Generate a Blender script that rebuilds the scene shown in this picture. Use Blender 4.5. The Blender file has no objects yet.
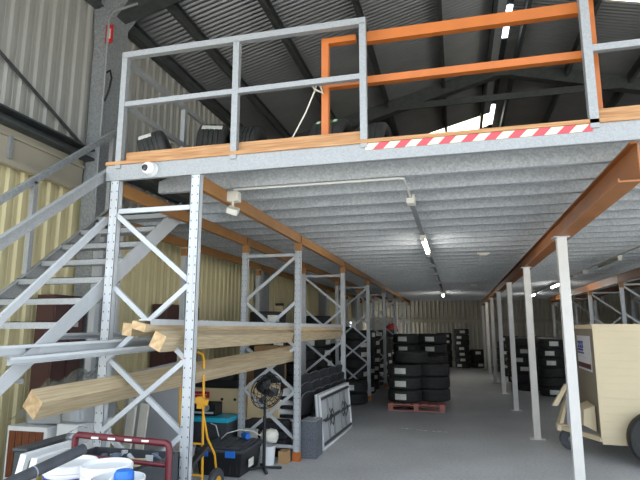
import bpy, math, random
from mathutils import Matrix, Vector, Euler
random.seed(7)
PI = math.pi
sc = bpy.context.scene
COL = sc.collection

# ------------------------------------------------------------------ materials
def mat(name, color, rough=.6, metal=0.0, var=0.0, scale=8.0, bump=0.0, bscale=40.0, stretch=(1, 1, 1), spec=.5,
        color2=None, alpha=1.0, emit=None, estr=0.0, kind='noise', detail=4.0):
    m = bpy.data.materials.new(name); m.use_nodes = True
    nt = m.node_tree; N = nt.nodes; L = nt.links
    b = N['Principled BSDF']
    b.inputs['Roughness'].default_value = rough; b.inputs['Metallic'].default_value = metal
    b.inputs['Specular IOR Level'].default_value = spec
    c = (*color, 1)
    tc = N.new('ShaderNodeTexCoord'); mp = N.new('ShaderNodeMapping'); L.new(tc.outputs['Object'], mp.inputs['Vector'])
    mp.inputs['Scale'].default_value = stretch
    if kind == 'voronoi':
        tx = N.new('ShaderNodeTexVoronoi'); tx.inputs['Scale'].default_value = scale; out = tx.outputs['Color']
        L.new(mp.outputs['Vector'], tx.inputs['Vector'])
        sep = N.new('ShaderNodeSeparateColor'); L.new(out, sep.inputs[0]); out = sep.outputs[0]
    else:
        tx = N.new('ShaderNodeTexNoise'); tx.inputs['Scale'].default_value = scale; tx.inputs['Detail'].default_value = detail
        L.new(mp.outputs['Vector'], tx.inputs['Vector']); out = tx.outputs['Fac']
    rp = N.new('ShaderNodeValToRGB'); L.new(out, rp.inputs['Fac'])
    c2 = color2 or tuple(max(0, x * (1 - var)) for x in color)
    lo, hi = (.0, 1.0) if kind == 'voronoi' else (.35, .65)
    rp.color_ramp.elements[0].position = lo; rp.color_ramp.elements[0].color = (*c2, 1)
    rp.color_ramp.elements[1].position = hi; rp.color_ramp.elements[1].color = c
    L.new(rp.outputs['Color'], b.inputs['Base Color'])
    if bump:
        t2 = N.new('ShaderNodeTexNoise'); t2.inputs['Scale'].default_value = bscale; L.new(mp.outputs['Vector'], t2.inputs['Vector'])
        bp = N.new('ShaderNodeBump'); bp.inputs['Strength'].default_value = bump; bp.inputs['Distance'].default_value = .01
        L.new(t2.outputs['Fac'], bp.inputs['Height']); L.new(bp.outputs['Normal'], b.inputs['Normal'])
    if emit:
        b.inputs['Emission Color'].default_value = (*emit, 1); b.inputs['Emission Strength'].default_value = estr
    if alpha < 1: b.inputs['Alpha'].default_value = alpha
    return m

def s2l(*c):
    return tuple(((x / 255) / 12.92 if x / 255 <= .04045 else ((x / 255 + .055) / 1.055) ** 2.4) for x in c)

M = {}
M['galv'] = mat('galvanised_steel', (.35, .36, .365), .5, .25, color2=(.29, .30, .305), scale=90, kind='voronoi')
M['galv_post'] = mat('galvanised_upright', (.54, .56, .58), .45, .1, color2=(.48, .50, .52), scale=6)
M['joist'] = mat('galvanised_joist', (.57, .60, .63), .45, .25, color2=(.40, .43, .46), scale=60, kind='voronoi')
M['column'] = mat('galvanised_column', (.40, .42, .43), .5, .3, color2=(.28, .30, .31), scale=45, kind='voronoi')
M['orange'] = mat('orange_paint', s2l(188, 106, 46), .45, 0, .12, 5)
M['orangebeam'] = mat('racking_orange_paint', s2l(164, 116, 66), .5, 0, .15, 4)
M['brownbeam'] = mat('rust_orange_beam', s2l(162, 100, 50), .5, 0, .2, 3)
M['wallup'] = mat('grey_sheet', s2l(170, 169, 163), .55, .1, .1, 1.5)
M['walllow'] = mat('cream_sheet', s2l(216, 204, 160), .55, 0, .08, 1.5)
M['wallband'] = mat('tan_panel', s2l(176, 168, 150), .6, 0, .1, 2)
M['backwall'] = mat('pale_sheet', s2l(188, 182, 166), .55, 0, .12, 2)
M['roof'] = mat('roof_sheet', s2l(140, 141, 143), .38, .6, .1, 2)
M['purlin'] = mat('dark_galvanised', s2l(80, 84, 84), .55, .2, .25, 12)
M['floor'] = None
M['wood'] = mat('pine', s2l(200, 182, 150), .6, 0, color2=s2l(174, 152, 120), scale=5, stretch=(.8, 14, 14), bump=.1, detail=6)
M['woody'] = mat('pine_lengthwise', s2l(205, 178, 132), .6, 0, color2=s2l(176, 144, 98), scale=6, stretch=(12, .7, 12), detail=6, bump=.1)
M['woodend'] = mat('pine_end_grain', s2l(212, 184, 142), .7, 0, color2=s2l(186, 152, 110), scale=25)
M['kick'] = mat('orange_timber', s2l(188, 144, 98), .6, 0, color2=s2l(160, 112, 70), scale=5, stretch=(.8, 14, 14), detail=6)
M['rubber'] = mat('tyre_rubber', (.042, .042, .041), .65, 0, .3, 12, spec=.35)
M['black'] = mat('black_plastic', (.012, .012, .014), .45, 0, .2, 10)
M['blackfab'] = mat('black_fabric', (.026, .026, .031), .85, 0, .3, 40, bump=.2, bscale=200)
M['blackmetal'] = mat('black_metal', (.02, .02, .022), .4, .3, .1, 10)
M['darkgrey'] = mat('dark_grey_plastic', (.06, .065, .075), .5, 0, .25, 15)
M['teal'] = mat('dark_teal_card', (.035, .05, .055), .6, 0, .2, 10)
M['grey'] = mat('mid_grey', (.32, .33, .34), .6, 0, .15, 5)
M['greyboard'] = mat('grey_board', s2l(168, 170, 174), .6, 0, .06, 2)
M['white'] = mat('white_plastic', (.82, .83, .84), .4, 0, .05, 4)
M['offwhite'] = mat('off_white', s2l(222, 218, 206), .5, 0, .08, 5)
M['label'] = mat('paper_label', s2l(232, 232, 222), .6, 0, .2, 30)
M['cream'] = mat('cream_paint', s2l(226, 208, 172), .45, 0, .05, 2)
M['shaded_beige'] = mat('shaded_beige_aluminium', s2l(150, 140, 122), .5, 0, .08, 3)  # beige darkened to paint in the weaker light on the trailer front
M['carton'] = mat('cream_board', s2l(222, 200, 160), .7, 0, .08, 3)
M['card'] = mat('brown_cardboard', s2l(176, 138, 96), .8, 0, .1, 5)
M['maroon'] = mat('maroon_laminate', s2l(88, 60, 56), .5, 0, .15, 3)
M['brownslat'] = mat('brown_wood', s2l(122, 66, 36), .5, 0, .3, 8, stretch=(8, 1, 1))
M['red'] = mat('dark_red_paint', s2l(98, 24, 36), .35, 0, .15, 6)
M['signred'] = mat('sign_red', s2l(190, 30, 36), .45)
M['palletred'] = mat('faded_red_wood', s2l(186, 122, 110), .75, 0, .25, 8)
M['yellow'] = mat('yellow_paint', s2l(236, 172, 40), .4, 0, .12, 8)
M['blue'] = mat('blue_plastic', s2l(34, 110, 205), .4, 0, .05)
M['navy'] = mat('navy_label', s2l(30, 50, 150), .5)
M['cyan'] = mat('cyan_plastic', s2l(40, 180, 212), .4, 0, .05)
M['green'] = mat('green_label', s2l(48, 110, 50), .5, 0, .1)
M['yellowpaper'] = mat('yellow_art_print', s2l(214, 204, 96), .6, 0, color2=s2l(150, 150, 90), scale=14)
M['print'] = mat('grey_art_print', s2l(170, 176, 165), .5, 0, color2=s2l(50, 60, 50), scale=22)
M['glass'] = mat('dark_lens', (.01, .012, .02), .1, 0)
M['bluegrey'] = mat('blue_grey_metal', (.18, .22, .30), .4, .4, .2, 10)
M['rope'] = mat('white_rope', s2l(205, 200, 185), .8)
M['pink'] = mat('faded_pink_cloth', s2l(214, 80, 74), .8, 0, .2, 6)
M['tube'] = mat('lamp_tube', (.9, .9, .9), .4, emit=(1, .97, .9), estr=24.0)
M['tubeoff'] = mat('unlit_tube', s2l(190, 190, 180), .4)
M['conduit'] = mat('pale_conduit', s2l(205, 204, 198), .5)
M['marks'] = mat('white_paint_marks', s2l(250, 250, 245), .8)

def floor_mat():
    m = bpy.data.materials.new('concrete_floor'); m.use_nodes = True
    N = m.node_tree.nodes; L = m.node_tree.links; b = N['Principled BSDF']
    tc = N.new('ShaderNodeTexCoord')
    n1 = N.new('ShaderNodeTexNoise'); n1.inputs['Scale'].default_value = 1.1; n1.inputs['Detail'].default_value = 8; L.new(tc.outputs['Object'], n1.inputs['Vector'])
    r1 = N.new('ShaderNodeValToRGB'); L.new(n1.outputs['Fac'], r1.inputs['Fac'])
    r1.color_ramp.elements[0].position = .3; r1.color_ramp.elements[0].color = (.44, .45, .465, 1)
    r1.color_ramp.elements[1].position = .7; r1.color_ramp.elements[1].color = (.55, .565, .585, 1)
    n2 = N.new('ShaderNodeTexNoise'); n2.inputs['Scale'].default_value = 26; n2.inputs['Detail'].default_value = 6; L.new(tc.outputs['Object'], n2.inputs['Vector'])
    mx = N.new('ShaderNodeMix'); mx.data_type = 'RGBA'; mx.blend_type = 'OVERLAY'; mx.inputs[0].default_value = .35
    L.new(r1.outputs['Color'], mx.inputs[6]); L.new(n2.outputs['Fac'], mx.inputs[7]); L.new(mx.outputs[2], b.inputs['Base Color'])
    rr = N.new('ShaderNodeMapRange'); rr.inputs['To Min'].default_value = .38; rr.inputs['To Max'].default_value = .6
    L.new(n1.outputs['Fac'], rr.inputs['Value']); L.new(rr.outputs['Result'], b.inputs['Roughness'])
    b.inputs['Specular IOR Level'].default_value = .4
    return m
M['floor'] = floor_mat()

def stripe_mat():
    m = bpy.data.materials.new('red_white_hazard_tape'); m.use_nodes = True
    N = m.node_tree.nodes; L = m.node_tree.links; b = N['Principled BSDF']; b.inputs['Roughness'].default_value = .5
    tc = N.new('ShaderNodeTexCoord'); sx = N.new('ShaderNodeSeparateXYZ'); L.new(tc.outputs['Object'], sx.inputs[0])
    a = N.new('ShaderNodeMath'); a.operation = 'MULTIPLY_ADD'; L.new(sx.outputs['Z'], a.inputs[0]); a.inputs[1].default_value = -1.0; L.new(sx.outputs['X'], a.inputs[2])
    d = N.new('ShaderNodeMath'); d.operation = 'DIVIDE'; L.new(a.outputs[0], d.inputs[0]); d.inputs[1].default_value = .165
    f = N.new('ShaderNodeMath'); f.operation = 'FRACT'; L.new(d.outputs[0], f.inputs[0])
    g = N.new('ShaderNodeMath'); g.operation = 'GREATER_THAN'; L.new(f.outputs[0], g.inputs[0]); g.inputs[1].default_value = .5
    n = N.new('ShaderNodeTexNoise'); n.inputs['Scale'].default_value = 30; L.new(tc.outputs['Object'], n.inputs['Vector'])
    mx = N.new('ShaderNodeMix'); mx.data_type = 'RGBA'; L.new(g.outputs[0], mx.inputs[0])
    mx.inputs[6].default_value = (*s2l(214, 74, 84), 1); mx.inputs[7].default_value = (*s2l(226, 214, 186), 1)
    L.new(mx.outputs[2], b.inputs['Base Color']); return m
M['tape'] = stripe_mat()

def translucent_mat(name, col, tr=.0):
    m = bpy.data.materials.new(name); m.use_nodes = True
    N = m.node_tree.nodes; L = m.node_tree.links; N.remove(N['Principled BSDF'])
    t = N.new('ShaderNodeBsdfTranslucent'); t.inputs[0].default_value = (*col, 1)
    d = N.new('ShaderNodeBsdfTransparent'); mx = N.new('ShaderNodeMixShader'); mx.inputs[0].default_value = tr
    L.new(t.outputs[0], mx.inputs[1]); L.new(d.outputs[0], mx.inputs[2]); L.new(mx.outputs[0], N['Material Output'].inputs[0]); return m
M['skylight'] = translucent_mat('fibreglass_skylight', (.85, .78, .55), .25)

def film_mat():
    m = bpy.data.materials.new('clear_plastic_film'); m.use_nodes = True
    N = m.node_tree.nodes; L = m.node_tree.links; N.remove(N['Principled BSDF'])
    g = N.new('ShaderNodeBsdfGlossy'); g.inputs['Roughness'].default_value = .2; g.inputs[0].default_value = (.8, .85, .88, 1)
    dd = N.new('ShaderNodeBsdfDiffuse'); dd.inputs[0].default_value = (.4, .44, .46, 1)
    a = N.new('ShaderNodeMixShader'); a.inputs[0].default_value = .5; L.new(g.outputs[0], a.inputs[1]); L.new(dd.outputs[0], a.inputs[2])
    d = N.new('ShaderNodeBsdfTransparent'); mx = N.new('ShaderNodeMixShader'); mx.inputs[0].default_value = .78
    L.new(a.outputs[0], mx.inputs[1]); L.new(d.outputs[0], mx.inputs[2]); L.new(mx.outputs[0], N['Material Output'].inputs[0])
    n = N.new('ShaderNodeTexNoise'); n.inputs['Scale'].default_value = 9; bp = N.new('ShaderNodeBump'); bp.inputs['Strength'].default_value = .8
    L.new(n.outputs['Fac'], bp.inputs['Height']); L.new(bp.outputs[0], g.inputs['Normal']); return m
M['film'] = film_mat()

# ------------------------------------------------------------------ mesh builder
class MB:
    def __init__(s): s.v = []; s.f = []; s.m = []
    def add(s, vs, fs, mi=0):
        o = len(s.v); s.v += [tuple(v) for v in vs]; s.f += [tuple(o + i for i in f) for f in fs]; s.m += [mi] * len(fs); return s
    def hexa(s, P, mi=0):      # P: 8 points bottom 4 (ccw) top 4
        return s.add(P, [(3, 2, 1, 0), (4, 5, 6, 7), (0, 1, 5, 4), (1, 2, 6, 5), (2, 3, 7, 6), (3, 0, 4, 7)], mi)
    def box(s, x0, x1, y0, y1, z0, z1, mi=0, rot=None, c=None):
        P = [(x0, y0, z0), (x1, y0, z0), (x1, y1, z0), (x0, y1, z0), (x0, y0, z1), (x1, y0, z1), (x1, y1, z1), (x0, y1, z1)]
        if rot:
            R = Euler(rot).to_matrix(); cc = Vector(c or ((x0 + x1) / 2, (y0 + y1) / 2, (z0 + z1) / 2))
            P = [R @ (Vector(p) - cc) + cc for p in P]
        return s.hexa(P, mi)
    def beam(s, p, q, w, h, mi=0, up=(0, 0, 1)):   # w across, h along 'up'
        p = Vector(p); q = Vector(q); d = (q - p).normalized(); u = Vector(up)
        a = d.cross(u).normalized(); b = a.cross(d).normalized(); a *= w / 2; b *= h / 2
        return s.hexa([p - a - b, p + a - b, q + a - b, q - a - b, p - a + b, p + a + b, q + a + b, q - a + b], mi)
    def cyl(s, p, q, r, r2=None, n=14, mi=0, caps=True):
        p = Vector(p); q = Vector(q); d = (q - p).normalized(); r2 = r if r2 is None else r2
        u = Vector((0, 0, 1)) if abs(d.z) < .9 else Vector((1, 0, 0)); a = d.cross(u).normalized(); b = a.cross(d)
        A = [p + (a * math.cos(2 * PI * i / n) + b * math.sin(2 * PI * i / n)) * r for i in range(n)]
        B = [q + (a * math.cos(2 * PI * i / n) + b * math.sin(2 * PI * i / n)) * r2 for i in range(n)]
        f = [(i, (i + 1) % n, n + (i + 1) % n, n + i) for i in range(n)]
        if caps: f += [tuple(range(n))[::-1], tuple(range(n, 2 * n))]
        return s.add(A + B, f, mi)
    def tube(s, pts, r, n=8, mi=0):
        pts = [Vector(p) for p in pts]; rings = []
        prev = None
        for i, p in enumerate(pts):
            d = (pts[min(i + 1, len(pts) - 1)] - pts[max(i - 1, 0)]).normalized()
            if prev is None: prev = Vector((0, 0, 1)) if abs(d.z) < .9 else Vector((1, 0, 0))
            a = d.cross(prev).normalized(); b = a.cross(d).normalized(); prev = b
            rings.append([p + (a * math.cos(2 * PI * k / n) + b * math.sin(2 * PI * k / n)) * r for k in range(n)])
        V = [v for R in rings for v in R]; F = []
        for i in range(len(rings) - 1):
            for k in range(n): F.append((i * n + k, i * n + (k + 1) % n, (i + 1) * n + (k + 1) % n, (i + 1) * n + k))
        F += [tuple(range(n))[::-1], tuple((len(rings) - 1) * n + k for k in range(n))]
        return s.add(V, F, mi)
    def lathe(s, prof, n=24, c=(0, 0, 0), mi=0, closed=False, axis='Z'):
        V = []
        for (r, z) in prof:
            for k in range(n):
                a = 2 * PI * k / n; x, y = r * math.cos(a), r * math.sin(a)
                V.append((c[0] + x, c[1] + y, c[2] + z) if axis == 'Z' else ((c[0] + z, c[1] + x, c[2] + y) if axis == 'X' else (c[0] + y, c[1] + z, c[2] + x)))
        m = len(prof); F = []
        for i in range(m if closed else m - 1):
            j = (i + 1) % m
            for k in range(n): F.append((i * n + k, i * n + (k + 1) % n, j * n + (k + 1) % n, j * n + k))
        return s.add(V, F, mi)
    def prism(s, poly, axis, a, b, mi=0):   # polygon in the other two axes, extruded
        n = len(poly)
        def P(u, v, w): return (w, u, v) if axis == 'X' else ((u, w, v) if axis == 'Y' else (u, v, w))
        V = [P(u, v, a) for u, v in poly] + [P(u, v, b) for u, v in poly]
        return s.add(V, [(i, (i + 1) % n, n + (i + 1) % n, n + i) for i in range(n)] + [tuple(range(n))[::-1], tuple(range(n, 2 * n))], mi)
    def rotate(s, R, c=(0, 0, 0)):
        c = Vector(c); s.v = [tuple(R @ (Vector(v) - c) + c) for v in s.v]; return s
    def build(s, name, mats, parent=None, smooth=False, bevel=0, world=True):
        me = bpy.data.meshes.new(name); V = s.v
        if parent is not None and world:
            o = Vector((0, 0, 0)); p = parent
            while p: o += p.location; p = p.parent
            V = [tuple(Vector(v) - o) for v in V]
        me.from_pydata(V, [], s.f)
        for m in (mats if isinstance(mats, (list, tuple)) else [mats]): me.materials.append(m)
        me.polygons.foreach_set('material_index', s.m)
        if smooth: me.polygons.foreach_set('use_smooth', [True] * len(s.f))
        me.validate(); me.update()
        ob = bpy.data.objects.new(name, me); COL.objects.link(ob)
        if parent is not None: ob.parent = parent
        if smooth and smooth != 2:
            import bmesh
            bm = bmesh.new(); bm.from_mesh(me); bmesh.ops.recalc_face_normals(bm, faces=bm.faces); bm.to_mesh(me); bm.free()
            me.set_sharp_from_angle(angle=math.radians(40))
        else:
            import bmesh
            bm = bmesh.new(); bm.from_mesh(me); bmesh.ops.recalc_face_normals(bm, faces=bm.faces); bm.to_mesh(me); bm.free()
        if bevel:
            bv = ob.modifiers.new('bevel', 'BEVEL'); bv.width = bevel; bv.segments = 2; bv.limit_method = 'ANGLE'
        return ob

def props(o, label=None, cat=None, group=None, kind=None):
    if label: o['label'] = label
    if cat: o['category'] = cat
    if group: o['group'] = group
    if kind: o['kind'] = kind
    return o
def thing(name, label, cat, loc=(0, 0, 0), group=None):
    o = bpy.data.objects.new(name, None); COL.objects.link(o); o.location = loc; o.empty_display_size = .1
    return props(o, label, cat, group)
def struct(name, mb, m, **k):
    return props(mb.build(name, m, **k), kind='structure')
def dup(root, loc=None, rotz=None, label=None, group=None):
    def cp(o, par):
        c = o.copy(); COL.objects.link(c); c.parent = par
        for ch in kids.get(o.name, []): cp(ch, c)
        return c
    kids = {}
    def walk(o):
        kids[o.name] = list(o.children)
        for c in kids[o.name]: walk(c)
    walk(root)
    r = cp(root, None)
    if loc is not None: r.location = loc
    if rotz is not None: r.rotation_euler[2] = rotz
    if label: r['label'] = label
    if group: r['group'] = group
    return r
ORD = ['first', 'second', 'third', 'fourth', 'fifth', 'sixth', 'seventh', 'eighth', 'ninth', 'tenth', 'eleventh', 'twelfth']

# ------------------------------------------------------------------ camera
f, yaw, pitch, roll = 520.2579, -.2529, .1684, .0013
cy, sy = math.cos(yaw), math.sin(yaw); cp_, sp = math.cos(pitch), math.sin(pitch); cr, sr = math.cos(roll), math.sin(roll)
W = Vector((sy * cp_, cy * cp_, sp)); Rv = Vector((cy, -sy, 0)); U = Rv.cross(W)
R2_ = Rv * cr + U * sr; U2 = -Rv * sr + U * cr
cam = bpy.data.cameras.new('camera'); cam.sensor_width = 36; cam.lens = f / 640 * 36; cam.clip_end = 500; cam.clip_start = .05
co = bpy.data.objects.new('camera', cam); COL.objects.link(co)
mw = Matrix((R2_, U2, -W)).transposed().to_4x4(); mw.translation = (0, 0, 1.7); co.matrix_world = mw
sc.camera = co

# ------------------------------------------------------------------ building shell
XW, XR, YB, Y0, XRIDGE, ZE, SL = -4.58, 7.0, 25.7, 2.0, 1.22, 6.15, .265
def zroof(x): return ZE + SL * ((x - XW) if x < XRIDGE else (2 * XRIDGE - XW - x))
b = MB(); b.add([(XW - 1, Y0, 0), (XR + 1, Y0, 0), (XR + 1, YB + .2, 0), (XW - 1, YB + .2, 0)], [(0, 1, 2, 3)]); struct('floor', b, M['floor'])
M['apron'] = mat('outdoor_concrete', (.55, .54, .51), .8, 0, .1, 2)
b = MB(); b.add([(-40, -40, -.004), (40, -40, -.004), (40, Y0, -.004), (-40, Y0, -.004)], [(0, 1, 2, 3)]); b.add([(-40, Y0, -.004), (XW - 1, Y0, -.004), (XW - 1, 60, -.004), (-40, 60, -.004)], [(0, 1, 2, 3)]); b.add([(XR + 1, Y0, -.004), (40, Y0, -.004), (40, 60, -.004), (XR + 1, 60, -.004)], [(0, 1, 2, 3)]); struct('floor_apron', b, M['apron'])

def ribs(y0, y1, pitch_=.195, h=.03, rib=.05, ph=0.0):
    out = []; y = y0 + ph
    while y < y1:
        out += [(y, 0), (y + .02, h), (y + .02 + rib, h), (y + .04 + rib, 0)]
        mid = y + .04 + rib + (pitch_ - .04 - rib) / 2
        out += [(mid - .01, 0), (mid, .005), (mid + .01, 0)]
        y += pitch_
    return out
def wall_sheet(name, x, y0, y1, z0, z1, m, ph=0, sgn=1, ztop=None):
    b = MB(); P = ribs(y0, y1, ph=ph); V = []; F = []
    for (y, h) in P: V += [(x + sgn * h, y, z0), (x + sgn * h, y, z1)]
    for i in range(len(P) - 1): F.append((2 * i, 2 * i + 2, 2 * i + 3, 2 * i + 1))
    b.add(V, F); return struct(name, b, m)
wall_sheet('wall_left_lower', XW, Y0, 23.0, 0, 3.45, M['walllow'])
wall_sheet('wall_left_lower_end', XW, 25.2, YB, 0, 3.45, M['walllow'])
wall_sheet('wall_left_lower_over_door', XW, 23.0, 25.2, 2.0, 3.45, M['walllow'])
wall_sheet('wall_left_upper', XW, Y0, YB, 3.42, ZE + .02, M['wallup'], ph=.03)
b = MB(); b.box(XW - .06, XW - .03, Y0, 23.0, 0, ZE); b.box(XW - .06, XW - .03, 23.0, 25.2, 2.0, ZE); b.box(XW - .06, XW - .03, 25.2, YB, 0, ZE); struct('wall_left_outer', b, M['grey'])
b = MB(); b.box(XW + .005, XW + .06, Y0, 5.42, 3.44, 3.82); b.box(XW + .06, XW + .13, Y0, 5.42, 3.38, 3.44); b.box(XW + .06, XW + .075, Y0, 5.42, 3.44, 3.47)
b.box(XW + .06, XW + .09, Y0, 5.42, 3.70, 3.725)
struct('trim_1', b, M['wallband'])
b = MB(); b.prism([(XW + .03, 3.80), (XW + .2, 3.80), (XW + .2, 3.83), (XW + .06, 3.83), (XW + .06, 3.93), (XW + .2, 3.93), (XW + .2, 3.95), (XW + .03, 3.95)], 'Y', Y0, 5.45)
struct('trim_2', b, M['purlin'])
b = MB(); b.beam((XW + .09, 3.2, 3.96), (XW + .09, 3.2, 4.0), .05, .05); b.beam((XW + .08, 2.6, 5.15), (XW + .08, 5.42, 3.96), .02, .035); struct('trim_3', b, M['purlin'])
b = MB(); b.box(XW + .03, XW + .15, 5.88, YB, 3.8, 3.95); struct('trim_40', b, M['purlin'])
b = MB(); b.box(XW + .06, XW + .1, 4.26, 4.30, 3.46, 3.72); struct('trim_4', b, M['galv'])
# right wall, back wall, added front gable
wall_sheet('wall_right', XR, 9.6, YB, 0, ZE, M['backwall'], sgn=-1)
wall_sheet('wall_right_over_added_opening', XR, Y0, 9.6, 4.2, ZE, M['backwall'], sgn=-1)  # opening below is added, out of view, to let in side light
b = MB(); b.box(XR + .03, XR + .06, 9.6, YB, 0, ZE); b.box(XR + .03, XR + .06, Y0, 9.6, 4.2, ZE); struct('wall_right_outer', b, M['grey'])
b = MB(); P = ribs(XW, XR, ph=.05); V = []; F = []
for (x, h) in P: V += [(x, YB - h, 0), (x, YB - h, zroof(x))]
for i in range(len(P) - 1): F.append((2 * i, 2 * i + 2, 2 * i + 3, 2 * i + 1))
b.add(V, F); struct('wall_back', b, M['backwall'])
b = MB(); b.box(XW, XR, YB + .02, YB + .05, 0, 7.7); struct('wall_back_outer', b, M['grey'])
b = MB(); b.box(XW, XR, YB - .14, YB - .03, 1.98, 2.14); struct('trim_5', b, M['wallband'])
b = MB(); b.prism([(XW, 5.0), (XR, 5.0), (XR, ZE), (XRIDGE, 7.69), (XW, ZE)], 'Y', Y0 - .06, Y0); struct('wall_front_light_block', b, M['wallup'])  # unseen gable added to block light and dim the roof

# roof sheets: custom-orb corrugations across the slope; openings for skylights and the open ridge
def roof_sheet(name, xa, xb, y0, y1, m):
    p = .095; V = []; F = []; n = int(round((y1 - y0) / (p / 8)))
    for i in range(n + 1):
        y = y0 + (y1 - y0) * i / n; h = .021 * math.cos(2 * PI * y / p)
        V += [(xa, y, zroof(xa) + h), (xb, y, zroof(xb) + h)]
    for i in range(n): F.append((2 * i, 2 * i + 1, 2 * i + 3, 2 * i + 2))
    b = MB(); b.add(V, F); o = b.build(name, m, smooth=2); o['kind'] = 'structure'; return o
XG0, XG1 = XRIDGE - .06, XRIDGE + .06
roof_sheet('ceiling_left', XW - .1, XG0, Y0, 14.55, M['roof'])
roof_sheet('ceiling_left_skylight_side', XW - .1, -.75, 14.55, 15.5, M['roof'])
roof_sheet('window_1', -.75, XG0, 14.55, 15.5, M['skylight'])
roof_sheet('ceiling_left_rear', XW - .1, XG0, 15.5, YB, M['roof'])
roof_sheet('ceiling_right', XG1, XR + .1, Y0, 8.25, M['roof'])
roof_sheet('ceiling_right_skylight_side', XG1, 2.7, 8.25, 9.12, M['roof'])
roof_sheet('window_2', 2.7, XR + .1, 8.25, 9.12, M['skylight'])
roof_sheet('ceiling_right_rear', XG1, XR + .1, 9.12, YB, M['roof'])
b = MB()
for a_, c_ in [(Y0, 8.9), (9.25, 9.5), (10.14, 10.25), (10.68, 14.05), (15.5, YB)]:
    b.prism([(XG0 - .12, zroof(XG0 - .12) + .02), (XRIDGE, zroof(XRIDGE) + .03), (XG1 + .12, zroof(XG1 + .12) + .02), (XG1 + .12, zroof(XG1 + .12) + .035), (XRIDGE, zroof(XRIDGE) + .05), (XG0 - .12, zroof(XG0 - .12) + .035)], 'Y', a_, c_)
struct('ceiling_ridge_cap', b, M['purlin'])
b = MB()
for a_, c_ in [(8.9, 9.25), (9.5, 10.14), (10.25, 10.68), (14.05, 15.5)]:
    b.add([(XG0, a_, zroof(XG0) + .02), (XG1, a_, zroof(XG1) + .02), (XG1, c_, zroof(XG1) + .02), (XG0, c_, zroof(XG0) + .02)], [(0, 1, 2, 3)])
struct('window_3', b, translucent_mat('clear_ridge_sheet', (.95, .95, .95), .7))
k = 6
for x in (-4.45, -3.75, -2.6, -1.35, -.05, .92, 1.5, 2.55, 3.75, 5.0, 6.2):
    b = MB(); z = zroof(x) - .02; s = 1 if x < XRIDGE else -1
    b.prism([(x - .035, z - .2), (x + .035, z - .2), (x + .035, z - .185), (x - .02, z - .185), (x - .02, z - .015), (x + .035, z - .015), (x + .035, z), (x - .035, z)], 'Y', Y0, YB)
    struct('trim_%d' % k, b, M['purlin']); k += 1
# portal frames
for j, y in enumerate((5.66, 11.65, 17.6, 23.4)):
    b = MB()
    # column: boxed channel
    b.box(XW + .04, XW + .26, y - .2, y + .2, 0, 6.0)
    struct('trim_%d' % k, b, M['column']); k += 1
    b = MB()
    for xa, xb in ((XW + .04, XRIDGE), (XRIDGE, XR - .04)):
        za, zb = zroof(xa) - .05, zroof(xb) - .05
        b.hexa([(xa, y - .1, za - .3), (xb, y - .1, zb - .3), (xb, y + .1, zb - .3), (xa, y + .1, za - .3), (xa, y - .1, za), (xb, y - .1, zb), (xb, y + .1, zb), (xa, y + .1, za)])
    if j:
        b.box(XRIDGE - 2.4, XRIDGE + 2.4, y - .13, y - .1, zroof(XRIDGE) - .98, zroof(XRIDGE) - .83)
        b.box(XRIDGE - .25, XRIDGE + .25, y - .13, y - .1, zroof(XRIDGE) - .40, zroof(XRIDGE) - .08)
    struct('trim_%d' % k, b, M['purlin']); k += 1
    b = MB(); b.box(XR - .26, XR - .04, y - .2, y + .2, 0, 6.0); struct('trim_%d' % k, b, M['column']); k += 1
b = MB(); b.prism([(XW + .04, 5.6), (XW + .35, 5.95), (XW + .5, 6.15), (XW + .0, 6.1)], 'Y', 5.445, 5.875); struct('trim_%d' % k, b, M['column']); k += 1
# eave strut seen as a dark line along the wall top
b = MB(); b.box(XW + .03, XW + .12, Y0, YB, 5.95, 6.12); b.box(XW - .06, XW + .03, Y0, YB, 6.02, 6.16); struct('trim_%d' % k, b, M['purlin']); k += 1

# ------------------------------------------------------------------ mezzanine
YF = 3.89
mz = thing('mezzanine_platform', 'galvanised steel mezzanine floor platform on orange beams spanning the warehouse', 'mezzanine', (1, YF, 2.99))
XL_, XR_ = -2.96, 5.3
b = MB(); b.box(XL_, XR_, YF - .045, YF - .005, 2.985, 3.125)
b.build('front_fascia', M['galv'], mz)
b = MB(); b.box(-2.9, XR_, YF - .04, 25.0, 3.14, 3.16); b.box(-4.3, -2.9, 5.6, 25.0, 3.14, 3.16); b.build('floor_deck', mat('particle_board', (.07, .055, .04), .8, 0, .2, 20), mz)
b = MB(); b.box(XL_, XR_, YF - .06, YF - .02, 3.125, 3.155); b.build('deck_edge', M['kick'], mz)
y = 4.34; n = 0
while y < 25.1:
    x0 = -2.74 if y < 4.5 else (-2.86 if y < 5.4 else -4.25)
    if y < 5.0 and y > 4.5: x0 = -2.66
    b = MB(); b.prism([(y, 2.99), (y + .055, 2.99), (y + .055, 3.01), (y + .05, 3.01), (y + .05, 2.994), (y + .004, 2.994), (y + .004, 3.136), (y + .055, 3.136), (y + .055, 3.14), (y, 3.14)], 'X', x0, XR_)
    b.build('joist', M['joist'], mz); y += .47; n += 1
b = MB(); b.box(-.63, .985, YF - .052, YF - .045, 3.07, 3.122)
hz = b.build('hazard_tape', M['tape'], mz); 

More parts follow.
